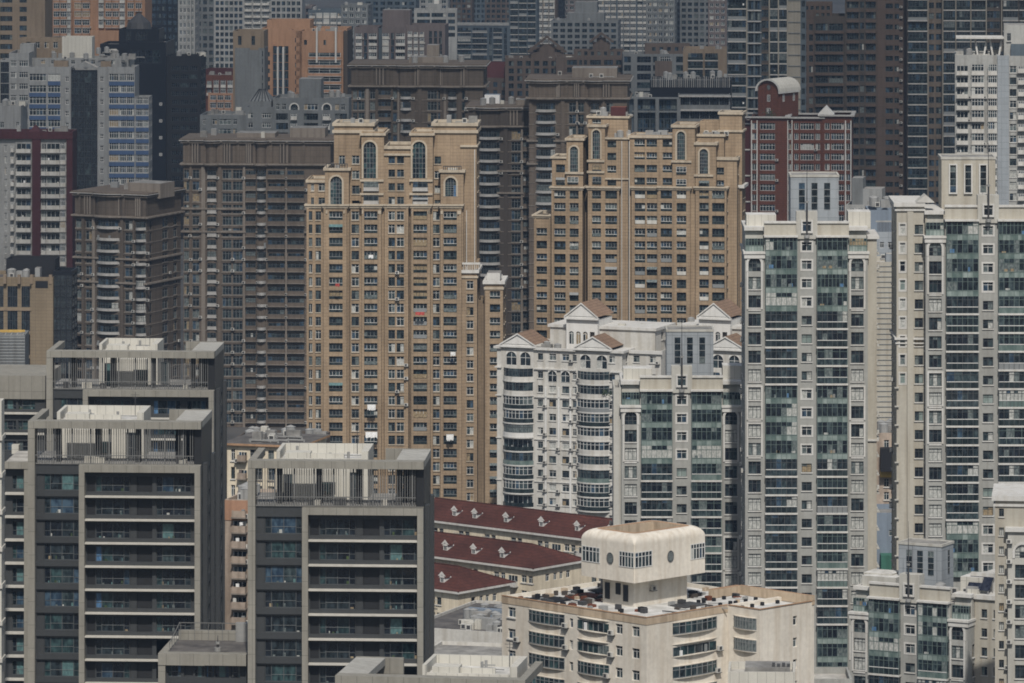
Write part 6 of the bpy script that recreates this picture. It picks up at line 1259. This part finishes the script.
b.block(44, 72, -46, 0, 16, '46-51:ebal 54-60:oral 61-67:oral 67.5-71:ebal', rw); b.block(72, 96, -46, .8, 15, '75-82:oral 83-90:oral', rw, mat='orange_tile'); b.block(96, 126, -46, 0, 16, '99-104:ebal 106-112:oral 113-119:oral 120-125:ebal', rw); b.block(126, 145, -46, .9, 15, '128-134:oral 136-142:oral', rw, mat='orange_tile')
b.part('base_wall').box(b.u(92), b.u(120), -3, -.02, 0, b.z(30), 'orange_tile')
b = simple('tan_block', 'tan block with wide dark windows in the upper left corner', -30, 45, -12, 2020, '-20--2:strip 0-12.3:strip 19.5-26.8:grid', [(-2.5, 9.3, 5.2, 8)], 'tan_wall', cl=0, rz=-5)
b = simple('white_grid_tower', 'white tower with a dense grid of windows and balconies, top left of centre', 214, 302, -40, 2720, auto(215, 243, 6, .72, 'grid') + ' ' + auto(244, 270, 3, .8, 'obal') + ' ' + auto(271, 301, 6, .72, 'grid'), [(-30, 6.25, 4.0, 20)], 'far_white', cl=0, rz=-4)
b = B('round_orange_tower', 'orange tower with curved balconies and a tall glass corner', 262, 1930, -6); b.mat = 'orange_tile'
b.block(262, 272, 45, .3, 16, '268-270:grid', [(52, 8.3, 4.5, 10)]); b.block(272, 290, 45, .8, 15, '273-277:curb 278.5-282.5:curb 284-288.5:curb', [(46, 8.3, 7.9, 10)]); b.block(290, 302, 30, 0, 16, '295-299.5:grid', [(38, 8.3, 4.6, 10)]); b.block(262, 347, 28, 6, 12, '', None); b.block(267, 310, 20, 8, 9, '', None)
b.block(296, 343, 31, 0, 15, '304-307:grid 323.5-326:grid', [(40, 60, 5, 1)])
for k in range(6): b.feat('oral', b.u(325), -.2, b.z(59.5 + 8.2 * k), 0, b.u(342) - b.u(309), 2.5); 
for xa in (283, 277.5, 316.5, 335.5): b.part('white_fin').box(b.u(xa), b.u(xa + 1.6), -1.5, -.3, b.z(62 if xa > 300 else 98), b.z(27 if xa > 300 else 47), 'trim_white')
b.clutter(b.u(300), b.u(335), 2, 8, b.z(32), 8, 6); b.block(343, 347.5, 31, 1.5, 13, '', None, mat='taupe_deep')
b = B('grey_slab_tower', 'blank blue grey slab tower with a tan attic beside the orange one', 233, 1900, -4); b.mat = 'gtow_blue'
b.block(235, 249.5, 48, 0, 12, '', None, mat='far_grey'); b.block(249.5, 262, 50, -.3, 12, '', None, mat='far_grey'); b.block(233, 264, 31, 1, 12, '238-241.5:grid 251.5-255:grid', [(36, 30, 9, 1)], mat='tan_wall'); b.block(258.5, 264.5, 48, .3, 10, '259-263:grid', [(51, 8, 5.5, 8)], mat='far_grey')
b = B('grey_curved_block', 'grey block with arched top windows and a pyramid roof before the orange tower', 200, 1720, -4); b.mat = 'far_grey'
b.block(200, 247, 115, .5, 16, '203-205.5:cas2 212.5-217:cas2 219-231:cas3 233-237:cas2', [(119, 9.7, 5.5, 4)], mat='far_grey'); b.block(246, 274, 107, -.6, 15, '248-253:cas2 262-271:offw', [(113, 9.6, 5, 4)], mat='far_grey'); b.block(273, 349, 98, 0, 17, '276-279.5:cas2 282-286:cas2 290.5-298:gtarch 304-318:offw 323-330.5:gtarch 335-339:cas2 341-345:cas2', [(104, 60, 6, 1)], mat='far_grey')
b.block(274, 348.5, 110, -.25, 5, '276-288:strip 291-297:ebal 304-318:strip 323-330:ebal 335-347:strip', [(113.5, 9.6, 6.5, 4)], mat='far_grey', par=.2)
q = b.new('glass_pyramid'); pa, pb, zz = b.u(250, 3), b.u(272, 3), b.z(101); zq = b.z(90.5); ym = 6; um = (pa + pb) / 2
for pts in ([(pa, 1, zz), (pb, 1, zz), (um + 1, ym, zq), (um - 1, ym, zq)], [(pb, 1, zz), (pb, 11, zz), (um + 1, ym, zq)], [(pa, 11, zz), (pa, 1, zz), (um - 1, ym, zq)]): q.poly(pts, 'far_grey')
for k in range(6):
    a_ = (k + .5) / 6; q.bar((pa + (pb - pa) * a_, .95, zz), (um - 1 + 2 * a_, ym, zq + .1), .12, 'charcoal')
q.box(pa, pb, 1, 11, b.z(109), zz - .01, 'far_grey'); b.pent(299, 321, 79, 100, 4, 8, 'far_grey'); b.clutter(b.u(205), b.u(243), 2, 12, b.z(116), 6, 1); b.clutter(b.u(276), b.u(340), 3, 14, b.z(99), 9, 2); b.pent(236, 272, 133, 146, -8, 6, 'taupe_trim', 'annex')
b = B('red_slum_block', 'shabby red and white walk-up block squeezed right of the black tower', 200, 2230, -10); b.mat = 'brick_red'
b.block(200, 236, 75, 0, 14, auto(206, 234, 4, .7, 'ebal'), [(80, 8, 7.6, 8)], roofmat='roof_tile'); b.block(205, 233, 69, 6, 8, '', None, mat='brick_dark'); b.block(208, 233, 93, -3, 4, auto(210, 232, 3, .8, 'oral'), [(95, 8, 7.6, 6)], mat='orange_wall'); b.clutter(b.u(206), b.u(228), 1, 8, b.z(76), 12, 8)

# ================================================================ far rows along the top
GF = 'far apartment towers'
r = random.Random(77)
b = B('pink_block', 'long dull pink apartment block with a blank stair house, before the far towers', 354.5, 2230, -5); b.mat = 'far_pink'
b.block(354.5, 378, 27, 0, 14, '356-362:ebal 364-367:grid 369-377:ebal', [(33, 6.6, 6.2, 8)]); b.block(382, 406, 27, 0, 14, '382.5-389:ebal 391-394:grid 396-405:ebal', [(33, 6.6, 6.2, 8)]); b.block(377, 383, 28, 2, 10, '', None, mat='far_blue'); b.block(406, 445, 25, .8, 14, auto(407, 425, 3, .7, 'ebal') + ' ' + auto(428, 443, 3, .6, 'grid'), [(31, 6.6, 6.2, 8)])
b.pent(382.5, 410, 10, 29, 4, 8, 'far_pink'); b.pent(429, 439, 45, 60, -9, 4, 'roof_pink', 'stair_house'); b.part('stair').box(b.u(429), b.u(439), -9, -5, 0, b.z(60), 'far_pink')
b = simple('balcony_slab', 'long low blue grey block of stacked balconies right of the pink one', 443, 511, 25, 2920, '445-449:grid 452-456:grid 457.5-471:led 472.5-487:led 489-492:grid 493.5-502:led 504-507:grid', [(27.5, 5.6, 5.3, 8)], 'far_blue', rz=-3, cl=6)
b.band(443, 511, 24, 25.5, 0, 14, .3, 'far_white')
b = simple('white_crowned_block', 'small white block with stepped roof and dark strip windows at the top centre', 414, 457, 10, 2560, '417-430:strip 431.5-446:strip 448-455:strip', [(13, 6.6, 4, 4)], 'far_white', cl=3); b.pent(428, 442, 4, 11, 3, 6, 'far_white', 'penthouse'); b.pent(434, 439, -6, 5, 5, 3, 'trim_white', 'stair_house')
b = simple('brown_flats', 'low brown flats with dark windows and a framed gable roof, left of the glass hall', 556, 626, 57, 2080, '567-577:strip 579-582:grid 584-587:grid 590-601:strip 604-613:strip 616-622:grid', [(60, 7.5, 5, 6)], 'far_brown', cl=5); b.block(574, 624, 50, 5, 8, auto(576, 622, 7, .5, 'grid'), [(51.5, 20, 4, 1)])
def frame_gable(b, xa, xb, yb, yt, w):
    q = b.new('gable_frame'); ua, ub = b.u(xa, w), b.u(xb, w); um = (ua + ub) / 2; z0, z1 = b.z(yb, ua, w), b.z(yt, ua, w)
    for y in (w, w + 4):
        q.bar((ua, y, z0), (um, y, z1), .3, 'far_brown'); q.bar((um, y, z1), (ub, y, z0), .3, 'far_brown')
    for (x, z) in ((ua, z0), (um, z1), (ub, z0)): q.bar((x, w, z), (x, w + 4, z), .25, 'far_brown')
    q.box(ua + 1, ub - 1, w + 1, w + 4, b.z(yb + 14, ua, w), z0 - .2, 'far_brown'); q.box(ua + (ub - ua) * .3, ub - (ub - ua) * .3, w + 1.2, w + 4, z0 - .2, z0 + (z1 - z0) * .5, 'far_brown')
frame_gable(b, 590, 613, 42, 33.5, 6)
b = simple('brown_flats', 'brown flats with a sloping roof frame, left of the other brown flats', 505, 561, 58, 2100, auto(507, 558, 6, .6, 'grid'), [(61, 7.5, 5, 6)], 'far_brown', cl=4); frame_gable(b, 528, 566, 52, 37, 4); b.block(530, 564, 48, 6, 7, auto(532, 562, 5, .6, 'grid'), [(50, 8, 5, 1)])
b = simple('brown_flats', 'brown flats with a dark glazed bay in the middle, behind the glass hall', 623, 690, 54, 2060, '624-631:grid 637-651:curt 653-657:grid 660-671:stripw 676-686:grid', [(56.5, 8.6, 6, 6)], 'far_grey', cl=8); b.block(645, 690, 44, 8, 6, auto(650, 688, 5, .5, 'grid'), [(47, 9, 4, 1)], mat='far_brown'); b.block(655, 672, 61, -.5, 4, '', None, mat='far_brown')
b = simple('brown_flats', 'tan brown flats with wide balconies beside the striped tower', 683, 728, 49, 1960, '688-703:led 705-718:led', [(53, 8.3, 8, 6)], 'tan_wall', cl=4, rz=-3)
b = B('glass_hall', 'low glass fronted hall with grey columns and a dark screened roof', 622, 1700, -3); b.mat = 'far_blue'
b.block(628, 678, 98, .6, 20, auto(636, 678, 6, .92, 'curb'), [(100, 9.5, 9, 4)], mat='far_blue'); b.block(678, 730, 94, .2, 20, auto(680, 729, 5, .95, 'curt'), [(97, 13.8, 8, 3)], mat='far_grey'); b.block(650, 731, 80, 4, 16, '', None, mat='black_wall')
for xa in (634, 655.5, 677): b.part('column').box(b.u(xa), b.u(xa + 3.6), -1.2, .5, 0, b.z(98), 'far_grey')
for (y, xa, xb) in ((97, 628, 679), (110.5, 632, 679), (95, 679, 731), (109, 679, 731)): b.part('beam').box(b.u(xa), b.u(xb), -1.0, .15, b.z(y + 1.6), b.z(y), 'far_grey' if xa < 650 else 'slab_white')
sc_ = b.new('roof_screen')
for k in range(38): sc_.box(b.u(651 + 2.1 * k), b.u(651.8 + 2.1 * k), 3.6, 3.9, b.z(88), b.z(76.5 + (k % 5) * .4), 'metal' if k % 3 else 'far_grey')
b.clutter(b.u(652), b.u(726), 6, 18, b.z(80.5), 12, 2); b.clutter(b.u(630), b.u(650), 2, 16, b.z(99), 10, 5)
b = B('dark_red_roofs', 'low houses with dull red roofs beside the brown tower near the top centre', 462, 2120, -20); b.mat = 'far_brown'
b.block(462, 520, 78, 0, 14, auto(466, 516, 6, .5, 'grid'), [(82, 8, 5, 5)]); q = b.part('pitched_roof'); ua, ub = b.u(466), b.u(512); q.poly([(ua, 0, b.z(77)), (ub, 0, b.z(77)), (ub - 5, 7, b.z(62)), (ua + 5, 7, b.z(62))], 'brick_dark'); q.poly([(ub, 0, b.z(77)), (ub, 14, b.z(77)), (ub - 5, 7, b.z(62))], 'brick_dark'); q.poly([(ua, 14, b.z(77)), (ua, 0, b.z(77)), (ua + 5, 7, b.z(62))], 'brick_dark')
far = [ # x0, x1, ytop, d, mat, columns, style, pitch, words
 (140, 152, -30, 2850, 'far_blue', 2, 'grid', 6.0, 'slim blue grey far tower right of the orange block'),
 (150, 178.5, -30, 2760, 'black_wall', 5, 'curb', 7.0, 'far dark blue glass tower at the top left'),
 (178, 195, -30, 2640, 'far_white', 4, 'gridw', 7.4, 'slim white far office with large windows beside the dark blue glass one'),
 (195, 215, -30, 2780, 'far_grey', 3, 'strip', 7.2, 'grey far block with strip windows left of the white grid tower'),
 (298, 312, 6, 2800, 'far_pink', 2, 'grid', 6.0, 'short dull pink far block right of the white grid tower'),
 (308, 345, 10, 2700, 'far_blue', 5, 'ebal', 6.0, 'blue grey far block of balconies above the orange round tower'),
 (341, 368, 5, 2640, 'far_grey', 4, 'gridw', 6.2, 'pale grey far block with stepped roof above the brown tower'),
 (364, 416, -30, 2840, 'far_blue', 7, 'grid', 5.8, 'far blue grey grid tower above the pink block'),
 (412, 448, -30, 3050, 'far_white', 5, 'gridw', 5.4, 'far pale tower behind the small white stepped block'),
 (446, 472, -30, 3150, 'far_brown', 5, 'grid', 5.2, 'far brown grid tower, left one of the pair above the low balcony slab'),
 (471, 486, -30, 3200, 'far_blue', 3, 'grid', 5.2, 'far blue tower between two brown ones at the top'),
 (485, 512, -30, 3120, 'far_brown', 5, 'grid', 5.2, 'far brown grid tower, right one of the pair above the low balcony slab'),
 (509, 537, -30, 2680, 'far_blue', 3, 'led', 6.3, 'far blue grey tower with balcony stripes above the sloping roof frame'),
 (536, 556, -30, 2740, 'far_brown', 3, 'ebal', 6.1, 'far tan tower with balconies next to a striped blue grey one'),
 (554, 564, -30, 2900, 'black_wall', 2, 'curt', 6.0, 'very slim dark far tower'),
 (551, 618, 20.5, 2500, 'far_grey', 9, 'grid', 5.9, 'grey mid height far block with a stepped stair house above the brown flats'),
 (562, 600, -30, 2980, 'far_pink', 6, 'gridw', 5.6, 'dull pink far tower behind the stepped grey block'),
 (597, 650, -30, 2880, 'far_blue', 8, 'ebal', 5.7, 'broad blue far tower of dense balconies right of the stepped grey block'),
 (646, 675, -30, 2600, 'far_grey', 5, 'gridw', 6.0, 'pale grey far tower with many windows, left of two alike'),
 (671, 682, -30, 2640, 'gtow_blue', 1, 'grid', 6.0, 'narrow pale blue blank far tower'),
 (680, 712, -30, 2620, 'far_grey', 5, 'grid', 6.0, 'pale grey far tower with many windows, right of two alike'),
 (708, 732, -30, 2540, 'far_pink', 4, 'gridw', 6.2, 'dull pink far tower left of the tall striped tower'),
]
for (x0, x1, yt, d, mat, n, st, p, words) in far:
    prot = ST[st][2] is None
    b = simple('far_tower', words, x0, x1, yt, d, auto(x0 + .8, x1 - .8, n, .84 if prot else .68, st), [(max(yt, -24) + 2.5, p, p * (.96 if prot else .6), 16)], mat, rz=r.uniform(-6, -1), dep=r.uniform(12, 16), group=GF, cl=3 if yt > 0 else 0, rc='2-4:grid 6-8:grid')
    if n > 3 and yt < 0:
        for k in range(1, n):
            if k % 3 == 0: b.part('pier').box(b.u(x0 + (x1 - x0) * k / n) - .4, b.u(x0 + (x1 - x0) * k / n) + .4, -1.2, -.01, 0, b.z(yt + 1), mat)
    if yt == 20.5: b.pent(575, 597, 2, 22, 4, 8, 'far_grey'); b.pent(567, 604, 13, 22, 3, 9, 'far_grey', 'attic')

# ---- trees on the slope beside the white grid tower and between the low roofs
def tree(label, x, ybase, d, hgt, seed):
    X_, Z_ = (x - 512) * d / F, max(0, H - (ybase - YH) * d / F); r = random.Random(seed)
    e = bpy.data.objects.new('broadleaf_tree', None); COL.objects.link(e); e.location = (X_, d, 0); tag(e, label, 'tree', 'dark trees among the blocks')
    t = MB(); hb = hgt * .45; t.cyl(0, 0, .35, 0, hb, 'bark', n=7, r1=.22)
    for k in range(6):
        a = k * 1.05; t.bar((0, 0, hb * (.7 + .05 * k)), (math.cos(a) * hgt * .22, math.sin(a) * hgt * .22, hgt * (.62 + .05 * k)), .09, 'bark')
    cr = MB()
    for k in range(9):
        a, rr_ = r.uniform(0, 6.3), r.uniform(0, hgt * .26); c = (rr_ * math.cos(a), rr_ * math.sin(a), hgt * r.uniform(.5, .9)); R = hgt * r.uniform(.1, .17)
        for j in range(110):
            v = Vector((r.gauss(0, 1), r.gauss(0, 1), r.gauss(0, .8))).normalized() * R * r.uniform(.6, 1.1); p = Vector(c) + v
            a1 = Vector((r.gauss(0, 1), r.gauss(0, 1), r.gauss(0, 1))).normalized() * r.uniform(.25, .6); a2 = a1.cross(Vector((r.gauss(0, 1), r.gauss(0, 1), r.gauss(0, 1)))).normalized() * r.uniform(.2, .45)
            cr.poly([tuple(p), tuple(p + a1), tuple(p + a1 * .5 + a2)], 'leaf')
    for nm, mb in (('trunk', t), ('crown', cr)):
        o = bpy.data.objects.new(nm, mb.mesh(nm)); COL.objects.link(o); o.parent = e
tree('dark tree beside the white grid tower, left of the pair', 203.5, 75, 2500, 34, 1); tree('dark tree beside the white grid tower, right of the pair', 211.5, 78, 2480, 30, 2)
tree('green tree behind the slats of the middle grey roof terrace', 262, 560, 900, 58, 3)

# ================================================================ put the buildings together
allv, allf = [], []
def to_bvh(b, mb):
    o = len(allv); allv.extend(Vector(b.W(p)) for p in mb.v); allf.extend(tuple(o + i for i in f) for f in mb.f)
for b in BLD:
    for nm, mb in b.parts.items(): to_bvh(b, mb)
    for nm, mb, l in b.extra: to_bvh(b, mb)
BVH = BVHTree.FromPolygons(allv, allf)
EYES = [Vector((0, 0, H)), Vector((-22, 0, H)), Vector((22, 0, H)), Vector((0, 0, H + 10))]
def seen(p, n):
    q = Vector(p) + n * 1.9 + Vector((0, 0, .2)); out = 0
    for i, e in enumerate(EYES):
        d = q - e; L = d.length
        px, py = 512 + F * d.x / d.y, YH - F * d.z / d.y
        m = 4 if i == 0 else 60
        if not (-m < px < 1024 + m and -m < py < 683 + m): continue
        if BVH.ray_cast(e, d / L, L - .4)[0] is None:
            out |= 1 << i
            if i == 0: return 15
    return out
def tmesh(k):
    t = TM[k]
    if t[1] is None: t[1] = t[0].mesh(t[2])
    return t[1]
T2 = {}
def tmesh2(k):
    """the same template as two meshes: the panes and bodies, and the frame bars round them"""
    if k not in T2:
        t = TM[k][0]; two = []
        isf = [m.startswith('frame') for m in t.mats]
        if not any(isf) or all(isf): T2[k] = (tmesh(k), None); return T2[k]
        for want in (False, True):
            mb = MB(); ren = {}
            for f, m in zip(t.f, t.m):
                if isf[m] != want: continue
                for i in f:
                    if i not in ren: ren[i] = len(mb.v); mb.v.append(t.v[i])
                mb.f.append(tuple(ren[i] for i in f)); mb.m.append(mb.mi(t.mats[m]))
            two.append(mb.mesh(TM[k][2] if not want else 'frame'))
        T2[k] = tuple(two)
    return T2[k]
def child(name, me, root, kind=None):
    o = bpy.data.objects.new(name, me); COL.objects.link(o); o.parent = root
    if kind: o['kind'] = kind
    return o
nwin = 0
for b in BLD:
    root = bpy.data.objects.new(b.name, None); COL.objects.link(root); root.location = (b.X0, b.d, 0); root.rotation_euler = (0, 0, b.rz); root.empty_display_size = 5
    tag(root, b.label, b.cat, b.group)
    for nm, mb in b.parts.items():
        if mb.f: child(nm, mb.mesh(nm), root)
    objs = {}
    for nm, mb, l in b.extra:
        if mb.f: objs[id(mb)] = child(nm, mb.mesh(nm), root)
    groups = {}
    for (k, x, y, z, ang, w, h, own) in b.feats:
        if z < .3: continue
        n = Vector((math.sin(ang), -math.cos(ang), 0)); n = Vector((b.c * n.x - b.s * n.y, b.s * n.x + b.c * n.y, 0))
        s = seen(b.W((x, y, z + h / 2)), n)
        if not s: continue
        P = b.W((x, y, z)); sc_ = w * h / P[1] ** 2 * (max(.05, -n.y)) * (1 if s == 15 else .02)
        groups.setdefault(TM[k][2], []).append((sc_, k, x, y, z, ang, own))
    for part, lst in groups.items():
        lst.sort(key=lambda t: -t[0])
        for (sc_, k, x, y, z, ang, own) in lst[:100]:
            o = child(part, tmesh(k) if b.d > 1010 or own else tmesh2(k)[0], objs.get(id(own), root)); o.location = (x, y, z); o.rotation_euler = (0, 0, ang); nwin += 1
            if b.d <= 1010 and not own and tmesh2(k)[1]: child('frame', tmesh2(k)[1], o)
        rest = lst[100:]
        if rest:
            mb = MB()
            for (sc_, k, x, y, z, ang, own) in rest:
                t = TM[k][0]; c_, s_ = math.cos(ang), math.sin(ang); o_ = len(mb.v)
                mb.v.extend((x + c_ * p[0] - s_ * p[1], y + s_ * p[0] + c_ * p[1], z + p[2]) for p in t.v)
                mb.f.extend(tuple(o_ + i for i in f) for f in t.f); ix = [mb.mi(m) for m in t.mats]; mb.m.extend(ix[i] for i in t.m)
            child('further_' + part + 's', mb.mesh(part), root, 'stuff')
print('BUILDINGS', len(BLD), 'FEATURES', nwin, 'OBJECTS', len(bpy.data.objects))

# ================================================================ haze
HZ = True
if HZ:
    hb = MB(); hb.box(-2500, 2500, -120, 5200, -1.5, 205, 'leaf')
    me = hb.mesh('haze'); me.materials.clear()
    m = bpy.data.materials.new('haze'); m.use_nodes = True; t = m.node_tree
    for n in list(t.nodes): t.nodes.remove(n)
    out = t.nodes.new('ShaderNodeOutputMaterial'); pv = t.nodes.new('ShaderNodeVolumePrincipled')
    pv.inputs['Color'].default_value = (.50, .70, 1.0, 1); pv.inputs['Density'].default_value = .00005; pv.inputs['Anisotropy'].default_value = .1
    t.links.new(pv.outputs[0], out.inputs['Volume']); me.materials.append(m)
    o = bpy.data.objects.new('haze', me); COL.objects.link(o); tag(o, 'thin bluish summer haze between the towers', 'haze', kind='stuff')

# ================================================================ the thin cloud over the far rows, whose shade they stand in
def cloud_sheet(name, label, inside, x0, x1, y0, y1, z, thick, dens, st=45):
    r = random.Random(3); ph = [(r.uniform(.003, .012), r.uniform(.003, .012), r.uniform(0, 6)) for _ in range(6)]
    nx, ny = int((x1 - x0) / st), int((y1 - y0) / st); mb = MB(); ix = {}
    T = {}
    for i in range(nx + 1):
        for j in range(ny + 1):
            x, y = x0 + i * st, y0 + j * st; n = sum(math.sin(a_ * x + b_ * y + c_) for a_, b_, c_ in ph) / 6
            T[i, j] = thick * min(1, max(0, (inside(x, y) + 12 * n) / 60)) * (1 + .35 * n)
    def vid(i, j, top):
        k = (i, j, top if T[i, j] > 0 else 0)
        if k not in ix: ix[k] = len(mb.v); mb.v.append((x0 + i * st, y0 + j * st, z + (T[i, j] if top else -.15 * T[i, j])))
        return ix[k]
    for i in range(nx):
        for j in range(ny):
            q = ((i, j), (i + 1, j), (i + 1, j + 1), (i, j + 1))
            if max(T[p] for p in q) <= 0: continue
            for f in ([vid(*p, 1) for p in q], [vid(*p, 0) for p in q[::-1]]):
                g_ = [v for k, v in enumerate(f) if v not in f[:k]]
                if len(g_) > 2: mb.f.append(tuple(g_)); mb.m.append(0)
    me = bpy.data.meshes.new(name); me.from_pydata(mb.v, [], mb.f); m = bpy.data.materials.new(name); m.use_nodes = True; t = m.node_tree
    for n_ in list(t.nodes): t.nodes.remove(n_)
    out = t.nodes.new('ShaderNodeOutputMaterial'); pv = t.nodes.new('ShaderNodeVolumePrincipled'); pv.inputs['Color'].default_value = (.9, .92, .95, 1); pv.inputs['Density'].default_value = dens; pv.inputs['Anisotropy'].default_value = .3
    t.links.new(pv.outputs[0], out.inputs['Volume']); me.materials.append(m); o = bpy.data.objects.new(name, me); COL.objects.link(o); tag(o, label, 'cloud', kind='stuff')
def inside(x, y):
    front = 862 if x < 120 else 1015 if x > 175 else 862 + (x - 120) * 2.8
    return min(y - front, 3700 - y, x + 1000, 1000 - x)
cloud_sheet('cloud', 'thin grey summer cloud drifting high above the far towers', inside, -1100, 1100, 780, 3800, 700, 70, .0062)
